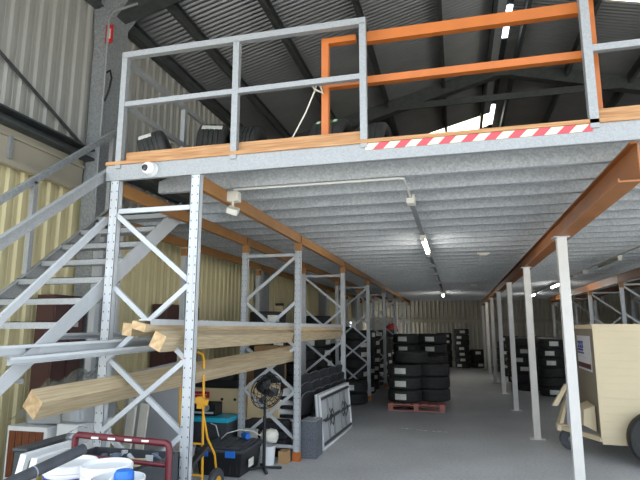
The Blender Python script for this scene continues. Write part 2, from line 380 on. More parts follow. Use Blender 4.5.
# rack upright frames --------------------------------------------------
SP, Y1, XI, WF = 2.978, 3.887, -2.085, .785
def upright(b, x, y, z0, z1, face=.085, dep=.06, detail=True):
    # open channel upright facing the camera: web in front, flanges behind, lips
    t = .004
    b.box(x - face / 2, x + face / 2, y - dep / 2, y - dep / 2 + t, z0, z1)
    for s in (-1, 1):
        xa = x + s * face / 2
        b.box(min(xa, xa - s * t), max(xa, xa - s * t), y - dep / 2, y + dep / 2, z0, z1)
        b.box(min(xa, xa - s * .02), max(xa, xa - s * .02), y + dep / 2 - t, y + dep / 2, z0, z1)
    if detail:
        b.box(x - .012, x + .012, y - dep / 2 - .003, y - dep / 2, z0, z1)
        z = z0 + .1
        while z < z1 - .05:
            for s in (-1, 1): b.box(x + s * .026 - .0042, x + s * .026 + .0042, y - dep / 2 - .0012, y - dep / 2 - .0002, z, z + .013, 1)
            z += .075
def frame_thing(x, y, top, label, group, flip=0, detail=True, w=WF, zfoot=.0):
    t = thing('rack_upright_frame', label, 'racking frame', (x - w / 2, y, 0), group)
    for xx in (x, x - w):
        b = MB(); upright(b, xx, y, .006, top, detail=detail)
        u = b.build('upright', [M['galv_post'], M['purlin']], t)
        if top < 2.9:
            b = MB(); b.box(xx - .047, xx + .047, y - .036, y + .036, top - .11, top); b.build('connector', M['orangebeam'], u)
        b = MB(); b.box(xx - .06, xx + .06, y - .05, y + .05, 0, .006); b.box(xx - .048, xx + .048, y - .037, y + .037, .0, .11); b.build('foot', M['orange'], u)
    xa, xb = x - w + .03, x - .03
    zA = [2.68, 2.05, 1.445, .87, .26]
    b = MB(); b.box(xa, xb, y - .015, y + .015, 2.69, 2.73); b.build('cross_bar', M['galv_post'], t)
    b = MB(); b.box(xa, xb, y - .015, y + .015, .15, .19); b.build('cross_bar', M['galv_post'], t)
    def br(p, q, off):
        b = MB(); b.beam((p[0], y + off, p[1]), (q[0], y + off, q[1]), .03, .04, up=(0, 0, 1)); b.build('brace', M['galv_post'], t)
    if flip: br((xb, 2.68), (xa, 2.09), -.012)
    else: br((xa, 2.68), (xb, 2.09), -.012)
    for i in range(1, 4):
        br((xa, zA[i]), (xb, zA[i + 1]), .016); br((xb, zA[i]), (xa, zA[i + 1]), -.016)
    return t
protos = {}
frame_thing(XI, Y1, 3.07, 'nearest galvanised racking frame, rising past the mezzanine edge in front', 'left racking frames')
frame_thing(XI, Y1 + SP, 2.87, 'second galvanised racking frame from the front, beside black tote and grey boxes', 'left racking frames', flip=1)
fr3 = frame_thing(XI, Y1 + 2 * SP, 2.87, 'third galvanised racking frame from the front, behind the stacked black chairs', 'left racking frames', detail=False)
fr3f = frame_thing(XI, Y1 + 3 * SP, 2.87, 'fourth galvanised racking frame from the front, beside the two tyres on the floor', 'left racking frames', flip=1, detail=False)
for i in range(4, 8):
    dup(fr3 if i % 2 == 0 else fr3f, (XI - WF / 2, Y1 + i * SP, 0), label='%s galvanised racking frame from the front in the left row' % ORD[i])
# orange beams along left rows
def box_beam(x, ya, yb, z0, z1, label, group, w=.05, m='orangebeam'):
    b = MB(); b.box(x - w / 2, x + w / 2, ya, yb, z0, z1); b.box(x - w / 2 - .003, x - w / 2, ya, yb, z0 + .03, z0 + .045); b.box(x + w / 2, x + w / 2 + .003, ya, yb, z0 + .03, z0 + .045)
    return props(b.build('racking_beam', M[m]), label, 'beam', group)
rows = [(XI + .01, 'aisle side of the left racking'), (XI - WF - .01, 'wall side of the left racking'), (-3.83, 'single posts near the left wall')]
for r_, (x, d) in enumerate(rows):
    for i in range(7):
        ya = Y1 + i * SP + (.045 if i or r_ < 2 else .045); yb = Y1 + (i + 1) * SP - .004
        if r_ == 2 and i == 0: ya = 5.05
        if r_ < 2 or i > 0 or True:
            box_beam(x, ya + (.0), yb, 2.87, 2.988, '%s orange box beam from the front, on the %s' % (ORD[i], d), 'orange beams, ' + d)
# posts near the left wall (third row)
def post(x, y, top, label, group, w=.06, head=None, base=True, m='galv_post', name='support_post'):
    t = thing(name, label, 'post', (x, y, 0), group)
    b = MB(); b.box(x - w / 2, x + w / 2, y - w / 2, y + w / 2, .01, top - .012); b.build('shaft', M[m], t)
    b = MB(); b.box(x - w * 1.15, x + w * 1.15, y - w * .9, y + w * .9, 0, .01); b.build('base_plate', M[m], t)
    b = MB(); b.box(x - w * .9, x + w * .9, y - w * .8, y + w * .8, top - .012, top); b.build('cap_plate', M[m], t)
    return t
for i in range(1, 7):
    t = post(-3.83, Y1 + i * SP, 2.87, '%s grey post from the front in the row near the left wall' % ORD[i - 1], 'posts near the left wall', w=.07)
    b = MB(); b.box(-3.875, -3.785, Y1 + i * SP - .045, Y1 + i * SP + .045, 2.75, 2.865); b.build('connector', M['orangebeam'], t)
post(-3.86, 4.98, 2.87, 'steel post under the stair, farther from the front racking frame', 'stair support posts', w=.075)
post(-3.72, 5.16, 2.87, 'steel post under the stair, nearer to the front racking frame', 'stair support posts', w=.05)
# right-hand beam and posts
XP = 1.16
b = MB(); x = XP + .02
b.prism([(x - .05, 2.702), (x + .10, 2.702), (x + .10, 2.988), (x + .045, 2.988), (x + .045, 2.975), (x + .09, 2.975), (x + .09, 2.715), (x - .04, 2.715), (x - .04, 2.73), (x - .05, 2.73)], 'Y', YF + .01, 25.0)
props(b.build('steel_beam', M['brownbeam']), 'long rust-orange steel beam carried by the row of white posts', 'beam')
for i in range(7):
    yy = 6.15 + i * SP
    t = thing('support_post', '%s white square post from the front, under the long rust-orange beam' % ORD[i], 'post', (XP, yy, 0), 'white posts under the right beam')
    b = MB(); b.box(XP - .05, XP + .05, yy - .045, yy + .045, .012, 2.69); b.build('shaft', mat('white_post_%d' % i, s2l(222, 218, 212), .5, 0, .06, 6) if i == 0 else bpy.data.materials['white_post_0'], t)
    b = MB(); b.box(XP - .11, XP + .11, yy - .08, yy + .08, 0, .012); b.build('base_plate', bpy.data.materials['white_post_0'], t)
    b = MB(); b.box(XP - .085, XP + .085, yy - .07, yy + .07, 2.69, 2.7); b.build('cap_plate', M['galv_post'], t)
# right-hand far racking
XR2 = 4.55
g0 = None
for i, yy in enumerate((10.42, 13.4, 16.38, 19.36, 22.33)):
    lb = 'far right galvanised racking frame, %s' % ['beside the trailer, nearest one', 'above the trailer roof, second from the front', 'third from the front near the lit tubes', 'fourth from the front', 'deepest one before the back wall'][i]
    if g0 is None: g0 = frame_thing(XR2, yy, 2.75, lb, 'right racking frames', detail=False, w=.82)
    else: dup(g0, (XR2 - .41, yy, 0), label=lb)
h0 = None
for i, yy in enumerate((13.4, 16.38, 19.36)):
    lb = 'rear-row racking frame near the right wall, %s from the front' % ORD[i]
    if h0 is None: h0 = frame_thing(6.5, yy, 2.75, lb, 'rear-row right racking frames', detail=False, w=.82)
    else: dup(h0, (6.5 - .41, yy, 0), label=lb)
for xx, d in ((XR2 - .82 - .03, 'aisle side of the right racking'), (XR2 + .03, 'far side of the right racking')):
    for i, yy in enumerate((7.45, 10.42, 13.4, 16.38, 19.36)):
        box_beam(xx, yy + .01, yy + 2.97, 2.75 if xx < 4 else 2.75, 2.94, '%s orange beam from the front, on the %s' % (ORD[i], d), 'orange beams, ' + d, m='brownbeam')

# ------------------------------------------------------------------ mezzanine edge: rails, kickboards, gate
yr = YF - .03
rail = thing('guard_rail', 'grey steel guard rail with three posts along the left front of the mezzanine', 'railing', (-1.74, yr, 3.13))
for x in (-2.84, -1.74, -.64):
    b = MB(); b.box(x - .027, x + .027, yr - .027, yr + .027, 3.09, 4.15); b.build('post', M['galv'], rail)
for z in (4.15, 3.69):
    if z > 4:
        b = MB(); b.box(-2.867, -.613, yr - .027, yr + .027, z - .005, z + .05); b.build('rail', M['galv'], rail)
    else:
        for xa, xb in ((-2.813, -1.767), (-1.713, -.667)):
            b = MB(); b.box(xa, xb, yr - .022, yr + .022, z - .02, z + .025); b.build('rail', M['galv'], rail)
rail2 = thing('guard_rail', 'grey steel guard rail right of the orange gate on the mezzanine edge', 'railing', (1.02, yr, 3.13))
for x in (1.0, 2.1, 3.2):
    b = MB(); b.box(x - .03, x + .03, yr - .03, yr + .03, 3.09, 4.15); b.build('post', M['galv'], rail2)
b = MB(); b.box(.97, 3.23, yr - .03, yr + .03, 4.145, 4.2); b.build('rail', M['galv'], rail2)
b = MB(); b.box(1.03, 3.17, yr - .022, yr + .022, 3.67, 3.72); b.build('rail', M['galv'], rail2)
def kick(xa, xb, label):
    b = MB(); b.box(xa, xb, YF + .0, YF + .04, 3.155, 3.25)
    return props(b.build('kick_board', M['kick'], bevel=.003), label, 'timber board', 'timber kick boards')
kick(-2.8, -.67, 'orange-brown timber kick board behind the left guard rail posts')
kick(1.04, 5.2, 'orange-brown timber kick board right of the orange gate')
gate = thing('sliding_gate', 'orange painted steel gate frame behind the grey guard rail on the mezzanine', 'gate', (0, 4.0, 3.15))
yg = 4.0
for x in (-.985, 1.07):
    b = MB(); b.box(x - .03, x + .03, yg - .03, yg + .03, 3.165, 4.14 if x < 0 else 4.3); b.build('post', M['orange'], gate)
b = MB(); b.box(-.955, -.72, yg - .03, yg + .03, 4.09, 4.14); b.build('top_bar', M['orange'], gate)
b = MB(); b.box(-.66, 1.04, yg - .03, yg + .03, 4.06, 4.15); b.build('top_bar', M['orange'], gate)
b = MB(); b.box(-.955, 1.04, yg - .03, yg + .03, 3.69, 3.75); b.build('mid_bar', M['orange'], gate)
# side rail beside the stairwell
sr_ = thing('guard_rail', 'dull steel side rail running back along the stair opening on the mezzanine', 'railing', (-2.85, 4.6, 3.16))
for z in (4.13, 3.70):
    b = MB(); b.beam((-2.85, 3.93, z), (-2.85, 5.6, z), .04, .045); b.build('rail', M['galv'], sr_)
for y in (4.95, 5.6):
    b = MB(); b.box(-2.875, -2.825, y - .025, y + .025, 3.16, 4.11); b.build('post', M['galv'], sr_)
b = MB(); b.tube([(-1.05, 3.955, 3.73), (-1.07, 3.95, 3.66), (-1.16, 4.0, 3.5), (-1.28, 4.05, 3.33), (-1.33, 4.06, 3.26)], .007); b.tube([(-1.02, 3.95, 3.7), (-1.0, 3.96, 3.64), (-1.06, 3.94, 3.67), (-1.1, 3.95, 3.72), (-1.05, 3.94, 3.75)], .009)
props(b.build('rope', M['rope'], smooth=True), 'thin white rope knotted to the orange gate post', 'rope')
# CCTV camera on the fascia
cc = thing('security_camera', 'white dome security camera mounted on the galvanised mezzanine fascia', 'camera', (-2.52, YF - .05, 3.055))
b = MB(); b.lathe([(.0, 0), (.062, 0), (.062, -.02), (.055, -.03)], c=(-2.5, YF - .045, 3.055), axis='Y', n=20); b.build('base', M['white'], cc, smooth=True)
b = MB(); b.lathe([(.056, -.025), (.058, -.05), (.045, -.08), (.028, -.092), (.0, -.093)], c=(-2.505, YF - .045, 3.055), axis='Y', n=20); b.build('housing', M['white'], cc, smooth=True)
b = MB(); b.lathe([(.03, -.088), (.026, -.1), (.014, -.105), (0, -.106)], c=(-2.51, YF - .045, 3.05), axis='Y', n=16); b.build('lens', M['glass'], cc, smooth=True)
# sensor / flood light under the beam
fl = thing('flood_light', 'white swivel flood light under a junction box on the left orange beam', 'light', (-1.99, 4.45, 2.95))
b = MB(); b.box(-2.05, -1.94, 4.4, 4.5, 2.88, 2.98); b.build('junction_box', M['offwhite'], fl, bevel=.008)
b = MB(); b.beam((-2.0, 4.44, 2.89), (-1.99, 4.42, 2.8), .02, .02); b.build('bracket', M['offwhite'], fl)
b = MB(); b.box(-2.04, -1.93, 4.36, 4.46, 2.76, 2.82, rot=(.5, .3, .3)); b.build('lamp_head', M['offwhite'], fl, bevel=.01)
b = MB(); b.tube([(-1.94, 4.32, 2.965), (-.42, 4.32, 2.965)], .011); b.tube([(-.42, 4.32, 2.965), (-.385, 4.34, 2.965), (-.38, 4.6, 2.965), (-.38, 4.95, 2.96)], .011)
props(b.build('electrical_conduit', M['conduit'], smooth=True), 'white round conduit crossing under the front joists from the flood light', 'conduit')
ct = thing('cable_tray', 'grey cable tray running back under the joists between the lamp tubes', 'cable tray', (-.39, 12, 2.95))
b = MB(); b.box(-.415, -.365, 4.95, 23.0, 2.955, 2.985); b.build('channel', M['galv'], ct)
b = MB(); b.box(-.42, -.34, 4.98, 5.1, 2.9, 2.99); b.build('joint_box', M['offwhite'], ct, bevel=.006)
for y in (8.9, 10.4, 12.0, 14.4):
    b = MB(); b.box(-.45, -.36, y, y + .14, 2.89, 2.955); b.build('joint_box', M['galv'], ct)
def batten(x, y0, y1, lit, label):
    t = thing('batten_light', label, 'light', (x, (y0 + y1) / 2, 2.95), 'tube lights under the mezzanine')
    b = MB(); b.box(x - .035, x + .035, y0, y1, 2.915, 2.955); b.build('body', M['offwhite'], t)
    b = MB(); b.cyl((x, y0 + .03, 2.895), (x, y1 - .03, 2.895), .022); b.build('tube', M['tube'] if lit else M['tubeoff'], t, smooth=True)
    for y in (y0, y1 - .03):
        b = MB(); b.box(x - .03, x + .03, y, y + .03, 2.865, 2.915); b.build('end_cap', M['offwhite'], t)
batten(-.39, 7.1, 8.35, True, 'lit tube light nearest the front on the central cable tray')
batten(-.42, 18.6, 20.0, True, 'lit tube light at the far end of the central cable tray')
batten(2.78, 9.9, 11.3, False, 'unlit tube light on the right-hand line, nearest the front')
batten(2.78, 15.3, 16.6, True, 'lit tube light midway along the right-hand line')
batten(2.76, 19.6, 20.9, True, 'lit tube light farthest back on the right-hand line')
b = MB(); b.tube([(2.9, 7.5, 2.98), (2.8, 9.9, 2.97), (2.78, 13, 2.965), (2.76, 19.6, 2.965)], .012); b.box(2.73, 2.83, 12.4, 12.55, 2.88, 2.97); b.box(2.73, 2.83, 13.4, 13.5, 2.9, 2.97)
props(b.build('electrical_conduit', M['conduit'], smooth=True), 'thin conduit linking the right-hand tube lights', 'conduit')
for (x, y, l) in ((.5, 9.25, 'white oblong detector fixed under the joists near the right beam'), (.55, 15.9, 'small white detector farther back under the joists')):
    t = thing('smoke_detector', l, 'detector', (x, y, 2.97), 'ceiling detectors')
    b = MB(); b.box(x - .1, x + .1, y - .04, y + .04, 2.955, 2.99); b.build('base', M['offwhite'], t, bevel=.01)
    b = MB(); b.box(x - .07, x + .07, y - .03, y + .03, 2.935, 2.957); b.build('cover', M['offwhite'], t, bevel=.01)
# sign on the column
sg = thing('fire_sign', 'small red safety sign fixed to the edge of the steel column', 'sign', (-4.27, 5.44, 5.53))
b = MB(); b.box(-4.345, -4.235, 5.43, 5.44, 5.41, 5.67); b.build('board', M['signred'], sg)
b = MB(); b.box(-4.315, -4.265, 5.426, 5.43, 5.47, 5.61); b.build('symbol', M['offwhite'], sg)
b = MB(); b.tube([(-4.30, 5.45, 5.0), (-4.24, 5.44, 5.02), (-4.2, 5.43, 4.9), (-4.24, 5.44, 4.72), (-4.3, 5.45, 4.6)], .012)
props(b.build('cable_loop', M['black'], smooth=True), 'black cable looping out from the steel column below the red sign', 'cable')
b = MB(); b.tube([(-4.3, 5.42, 3.3), (-4.3, 5.42, 5.75), (-4.22, 5.42, 5.85), (-3.9, 5.45, 5.93)], .016)
props(b.build('electrical_conduit', M['galv'], smooth=True), 'grey conduit climbing the steel column to the roof', 'conduit')

# ------------------------------------------------------------------ stairs
st = thing('staircase', 'open-tread galvanised steel staircase climbing to the mezzanine at the left', 'staircase', (-3.44, 3.3, 0))
def zst(y): return 1.61 + .78 * (y - 3.27)   # top edge of right stringer
for x in (-2.98, -3.92):
    b = MB(); ya, yb = 1.25, 5.2
    b.hexa([(x - .006, ya, max(0, zst(ya) - .225)), (x + .006, ya, max(0, zst(ya) - .225)), (x + .006, yb, zst(yb) - .225), (x - .006, yb, zst(yb) - .225),
            (x - .006, ya, zst(ya) + .02), (x + .006, ya, zst(ya) + .02), (x + .006, yb, zst(yb)), (x - .006, yb, zst(yb))])
    s = -1 if x > -3.4 else 1
    if s > 0: b.beam((x + s * .02, ya, zst(ya) + .0), (x + s * .02, yb, zst(yb) - .004), .04, .006); b.beam((x + s * .02, ya, zst(ya) - .22), (x + s * .02, yb, zst(yb) - .222), .04, .006)
    b.build('stringer', M['galv_post'] if x > -3.4 else M['galv'], st)
for kx in range(1, 15):
    z = .2 * kx + .15 - .2 + .0; z = 2.15 - .2 * (10 - kx) ; yy = 3.94 + (z - 2.15) / .78
    if z > 3.0 or z < .1: continue
    b = MB(); b.box(-3.91, -2.99, yy, yy + .25, z - .006, z); b.box(-3.91, -2.99, yy, yy + .004, z - .055, z); b.box(-3.91, -2.99, yy + .246, yy + .25, z - .04, z)
    b.build('tread', M['galv'], st)
hr = MB(); hr.beam((-3.0, 1.5, 1.235), (-3.0, 4.0, 3.135), .035, .07); hr.beam((-2.985, 1.5, 1.29), (-2.985, 4.0, 3.19), .05, .012); hr.build('handrail', M['galv'], st)
hr = MB(); hr.beam((-3.0, 2.0, .95), (-3.0, 3.95, 2.66), .03, .055); hr.build('mid_rail', M['galv_post'], st)
for y in (1.6, 2.6):
    hr = MB(); hr.box(-3.02, -2.98, y, y + .04, zst(y) - .1, 1.235 + .76 * (y - 1.5)); hr.build('rail_post', M['galv'], st)
hr = MB(); hr.beam((-3.92, 1.6, 1.17), (-3.92, 5.25, 4.08), .05, .06); hr.build('handrail', M['column'], st)
for y in (2.2, 4.03, 5.15):
    hr = MB(); hr.box(-3.945, -3.895, y, y + .05, zst(y) - .1, 1.17 + .797 * (y - 1.6)); hr.build('rail_post', M['galv'], st)

# ------------------------------------------------------------------ timbers and channels in the rack
def length(name, parts, m, label, cat, group):
    # parts: list of (p, q, w, h, mi)
    b = MB()
    for (p, q, w, h) in parts:
        p = Vector(p); q = Vector(q); b.beam(p, q, w, h); d = (p - q).normalized() * .0015
        b.beam(p + d, p, w - .002, h - .002, 1)
    return props(b.build(name, [m, M['woodend']] if name != 'steel_channel' else [m, m], bevel=.003), label, cat, group)
def diag(p, q, w, h, rolla, m, name, label, cat, group):
    p = Vector(p); q = Vector(q); L_ = (q - p).length
    b = MB(); b.box(0, L_, -w / 2, w / 2, -h / 2, h / 2); b.box(-.002, 0, -w / 2 + .001, w / 2 - .001, -h / 2 + .001, h / 2 - .001, 1)
    o = b.build(name, [m, M['woodend']], bevel=.003)
    o.location = p; d = (q - p).normalized()
    o.rotation_euler = (Matrix.Rotation(math.atan2(d.y, d.x), 3, 'Z') @ Matrix.Rotation(-math.asin(d.z), 3, 'Y') @ Matrix.Rotation(rolla, 3, 'X')).to_euler()
    return props(o, label, cat, group)
gT = 'timber lengths laid through the racking'
diag((-2.93, 3.2, 1.165), (-2.19, 7.15, 1.365), .15, .15, .62, M['wood'], 'timber_post', 'lowest thick pine timber slanting through the racking toward the stair', 'timber', gT)
diag((-2.56, 3.72, 1.69), (-2.27, 9.7, 1.69), .09, .10, .1, M['wood'], 'timber_post', 'darker pine timber at the back left of the upper timber bundle', 'timber', gT)
diag((-2.38, 3.60, 1.715), (-2.16, 9.9, 1.715), .13, .06, .25, M['wood'], 'timber_post', 'pine timber on top of the upper bundle with a pale weathered face', 'timber', gT)
diag((-2.245, 3.66, 1.60), (-2.15, 9.88, 1.60), .11, .13, .45, M['wood'], 'timber_post', 'pine timber at the lower right of the upper bundle', 'timber', gT)
def channel(p, q, wd, ht, label):
    p = Vector(p); q = Vector(q); b = MB(); t = .003; off = Vector((0, 0, 0))
    d = (q - p).normalized(); a = d.cross(Vector((0, 0, 1))).normalized(); up = a.cross(d)
    b.beam(p, q, t, ht)
    b.beam(p + a * wd / 2 + up * ht / 2, q + a * wd / 2 + up * ht / 2, wd, t); b.beam(p + a * wd / 2 - up * ht / 2, q + a * wd / 2 - up * ht / 2, wd, t)
    b.beam(p + a * wd + up * (ht / 2 - .01), q + a * wd + up * (ht / 2 - .01), t, .02)
    return props(b.build('steel_channel', M['galv_post']), label, 'steel channel', 'loose steel channels')
channel((-3.32, 2.2, 1.515), (-2.50, 4.75, 1.60), .05, .07, 'longest loose steel channel reaching out of frame at the left')
channel((-2.97, 2.98, 1.475), (-2.40, 4.75, 1.56), .04, .05, 'shorter loose steel channel lying against the long one below the timbers')
channel((-3.30, 3.75, 1.63), (-2.66, 6.6, 1.66), .04, .05, 'loose steel channel at the back, highest of the three under the timbers')
# pale flat strip of metal on top of timber bundle
b = MB(); b.beam((-2.35, 3.64, 1.765), (-2.14, 9.9, 1.765), .11, .012); b.beam((-2.30, 3.64, 1.745), (-2.09, 9.9, 1.745), .004, .04); props(b.build('metal_strip', M['galv_post']), 'flat grey metal strip lying on top of the upper timber bundle', 'metal strip')

# ------------------------------------------------------------------ tyres
def tyre_mesh(R=.36, Wd=.25, name='tyre', rib=5):
    h = Wd / 2; prof = []
    tw = h * .8
    prof += [(R * .60, -h * .72), (R * .66, -h * .9), (R * .8, -h), (R * .9, -h * .97), (R * .95, -h * .9), (R * .985, -tw)]
    for i in range(rib):
        z0 = -tw + 2 * tw * i / rib; z1 = -tw + 2 * tw * (i + 1) / rib; g = 2 * tw / rib * .14
        if i: prof += [(R * .975, z0 + 0), (R, z0 + g)]
        if i < rib - 1: prof += [(R, z1 - g), (R * .975, z1 - g * .3)]
    prof += [(R * .985, tw), (R * .95, h * .9), (R * .9, h * .97), (R * .8, h), (R * .66, h * .9), (R * .60, h * .72)]
    prof += [(R * .63, h * .55), (R * .9, h * .6), (R * .93, 0), (R * .9, -h * .6), (R * .63, -h * .55)]
    return prof
def sticker(R, a0, a1, z0, z1, n=5):
    b = MB(); V = []
    for i in range(n + 1):
        a = a0 + (a1 - a0) * i / n
        for rr in (R * .985, R + .004):
            V += [(rr * math.cos(a), rr * math.sin(a), z0), (rr * math.cos(a), rr * math.sin(a), z1)]
    F = []
    for i in range(n):
        o = 4 * i; F += [(o + 2, o + 6, o + 7, o + 3), (o, o + 1, o + 5, o + 4), (o + 1, o + 3, o + 7, o + 5), (o, o + 4, o + 6, o + 2)]
    F += [(0, 2, 3, 1), (4 * n, 4 * n + 1, 4 * n + 3, 4 * n + 2)]
    b.add(V, F); return b
TY = {}
def make_tyre(key, R, Wd):
    b = MB(); b.lathe(tyre_mesh(R, Wd), n=36, closed=True)
    me = b.build('tyre', M['rubber'], smooth=True); bpy.data.objects.remove(me)
    mesh = bpy.data.meshes['tyre'] if 'tyre' in bpy.data.meshes else None
    return mesh
def tyre_proto(R, Wd):
    b = MB(); b.lathe(tyre_mesh(R, Wd), n=40, closed=True); o = b.build('tyre', M['rubber'], smooth=True)
    s = sticker(R, -PI / 2 - .33, -PI / 2 + .33, -Wd * .24, Wd * .22).build('sticker', M['label'], world=False)
    tm, sm = o.data, s.data; bpy.data.objects.remove(o); bpy.data.objects.remove(s); return tm, sm
TYP = {}
def tyre(x, y, z, R, Wd, rot, label, group, stick=True, eul=None, small=False):
    if (R, Wd) not in TYP: TYP[(R, Wd)] = tyre_proto(R, Wd)
    tm, sm = TYP[(R, Wd)]
    o = bpy.data.objects.new('tyre', tm); COL.objects.link(o); o.location = (x, y, z)
    o.rotation_euler = eul if eul else (0, 0, rot); props(o, label, 'tyre', group)
    if stick:
        s = bpy.data.objects.new('sticker', sm); COL.objects.link(s); s.parent = o; s['label'] = 'pale paper sticker'
    return o
def stack(x, y, n, R, Wd, where, group, z0=0.0, face=0.0, jit=.02, p=.75):
    for i in range(n):
        st_ = random.random() < p
        lab = '%s tyre up in the stack %s' % (ORD[i], where)
        tyre(x + random.uniform(-jit, jit), y + random.uniform(-jit, jit), z0 + Wd * (i + .5) + .001 * i, R, Wd, face + random.uniform(-.35, .35), lab, group, st_)
# pallet
pl = thing('pallet', 'faded red wooden pallet carrying the tyres in the middle of the floor', 'pallet', (-.88, 12.0, 0))
px0, px1, py0, py1 = -1.46, -.29, 11.4, 12.57
for i in range(7):
    b = MB(); xx = px0 + i * (px1 - px0 - .12) / 6; b.box(xx, xx + .12, py0, py1, .13, .15); b.build('deck_board', M['palletred'], pl)
for y in (py0, (py0 + py1) / 2 - .05, py1 - .1):
    b = MB(); b.box(px0, px1, y, y + .1, .11, .13); b.build('stringer_board', M['palletred'], pl)
    b = MB(); b.box(px0, px1, y, y + .1, 0, .02); b.build('stringer_board', M['palletred'], pl)
    for x in (px0, (px0 + px1) / 2 - .05, px1 - .1):
        b = MB(); b.box(x, x + .1, y, y + .1, .02, .11); b.build('block', M['palletred'], pl)
g = 'tyres on the red pallet'
F0 = .1
for (x, y, n, w) in ((-1.13, 11.78, 3, 'at the front left of the red pallet'), (-.55, 12.12, 3, 'at the front right of the red pallet')):
    for i in range(n):
        tyre(x, y, .15 + .265 * (i + .5), .37, .26, -.18 if 'left' in w else -1.3, 'wide black tyre, %s from the bottom %s' % (ORD[i], w), g, 'left' in w)
tyre(-1.0, 12.02, .15 + 3 * .265 + .135, .37, .26, 2.5, 'wide unlabelled black tyre lying across the top of the red pallet stacks', g, False)
for i in range(4):
    tyre(-.75 + .02 * i, 13.0 + .02 * i, .15 + .265 * (i + .5) - .15, .36, .26, 2, 'black tyre, %s from the bottom in the stack behind the red pallet' % ORD[i], g, False)
g = 'tyres behind the red pallet'
for (x, y, n, w) in ((-1.32, 14.5, 6, 'behind the red pallet, left-hand one'), (-.6, 14.6, 6, 'behind the red pallet, right-hand one'), (-.95, 15.4, 6, 'behind the red pallet, farthest one')):
    for i in range(n):
        tyre(x + random.uniform(-.03, .03), y, .26 * (i + .5), .365, .255, -.2 if i > 3 else 2, '%s tyre up in the stack %s' % (ORD[i], w), g, i > 3)
# two low tyres by the fourth frame
for i in range(2):
    tyre(-2.02 - .38 + .0, 12.25, .26 * (i + .5), .37, .25, .0, ['lower of two black tyres on the floor beside the folding tables', 'upper of two black tyres on the floor with a pale label, behind the folding tables'][i], 'pair of tyres behind the folding tables', i == 1)
# tyres inside left racking
g = 'tyres stacked in the left racking'
kk = 0
for bay in range(3, 6):
    for j in range(3):
        y = Y1 + bay * SP + .53 + j * .95
        n = [7, 7, 6][(kk) % 3]
        stack(-2.5, y, n, .335, .235, '%s along the aisle in the left racking' % ORD[kk], g, face=1.0, p=.6); kk += 1
kk = 0
for j, (x, y, n) in enumerate([(-3.35, 10.55, 7), (-3.45, 11.6, 7), (-3.32, 12.6, 8), (-3.35, 13.6, 7), (-3.35, 14.6, 7), (-2.55, 11.4, 5) , (-3.4, 9.3, 8), (-3.35, 16.0, 7)]):
    if (x, y) == (-2.55, 11.4): continue
    stack(x, y, n, .34, .25, ['beside the pine post near the left wall', 'second back near the left wall', 'tallest near the left wall', 'fourth back near the left wall', 'fifth back near the left wall', '', 'nearest the second rack frame, above the chairs', 'deepest near the left wall'][j], 'tyres stacked near the left wall', face=1.0, p=.5)
# back of the hall
stack(.22, 24.3, 7, .32, .24, 'standing against the back wall with red and white labels', 'tyres by the back wall', face=-.2, p=1)
stack(.88, 24.7, 3, .34, .26, 'low at the back wall beside the white posts', 'tyres by the back wall', face=.2)
stack(-.55, 24.6, 6, .34, .25, 'against the back wall behind the pallet tyres', 'tyres by the back wall', face=.1)
# right-hand stacks
g = 'tyres right of the white posts'
for (x, y, n, w) in ((2.36, 14.95, 6, 'nearest the trailer, front'), (3.05, 15.1, 6, 'partly behind the nearest white post'), (1.86, 16.1, 6, 'just behind the front stack, nearest the aisle'),
                     (2.6, 16.0, 6, 'second row, nearer the trailer'), (1.9, 17.1, 6, 'third row beside the aisle'), (2.65, 17.0, 6, 'third row, nearer the trailer'), (1.9, 18.5, 6, 'fourth row beside the aisle'), (1.85, 20.6, 6, 'fifth row beside the aisle'), (2.6, 20.2, 6, 'fifth row, nearer the trailer')):
    stack(x, y, n, .335, .24, w, g, face=-.3 if x < 2.2 else -.1, p=.85)
stack(1.9, 22.6, 5, .34, .24, 'last row before the back wall beside the aisle', g, face=-.2)
# tyres on the mezzanine
g = 'tyres at the mezzanine edge'
def standing(x, y, R, Wd, yawr, label, a, m=None, wide=.22):
    o = tyre(x, y, 3.16 + R, R, Wd, 0, label, g, False, eul=(PI / 2, 0, yawr))
    if m:
        c = sticker(R, a - wide, a + wide, -Wd * .34, Wd * .34).build('sticker', m, world=False); c.parent = o
        c['label'] = 'green sticker' if m is M['green'] else 'white sticker'
        if m is M['green']:
            for s_ in (-1, 1):
                e = sticker(R + .002, a - wide * .7, a + wide * .7, -Wd * .3 if s_ < 0 else Wd * .2, -Wd * .2 if s_ < 0 else Wd * .3).build('barcode', M['label'], world=False); e.parent = c
    return o
standing(-2.55, 5.15, .40, .32, PI / 2 + .3, 'tall black tyre standing on the mezzanine behind the left rail with a white label', 2.35, M['label'], .1)
standing(-2.12, 5.2, .38, .27, PI / 2 + .1, 'second tall black tyre standing just right of the white-labelled one on the mezzanine', 2.4)
o = tyre(-2.75, 4.33, 3.16 + .19, .24, .26, 0, 'lower black tyre at the left end of the mezzanine edge with a pale label', g, False, eul=(PI / 2 - .35, 0, PI / 2 + .3))
c = sticker(.24, 2.2, 2.5, -.1, .02).build('sticker', M['label'], world=False); c.parent = o
standing(-1.12, 4.9, .31, .34, PI / 2 - .1, 'black tyre standing behind the orange gate post with a green label', 2.35, M['green'], .1)
standing(-.72, 5.0, .29, .3, PI / 2 - .1, 'black tyre standing just right of the green-labelled one', 2.4)
# ------------------------------------------------------------------ things on the floor, left middle
def simple(name, mb, m, label, cat, group=None, **k):
    return props(mb.build(name, m, **k), label, cat, group)
def rbox(b, x0, x1, y0, y1, z0, z1, rz=0, mi=0): return b.box(x0, x1, y0, y1, z0, z1, mi, rot=(0, 0, rz))

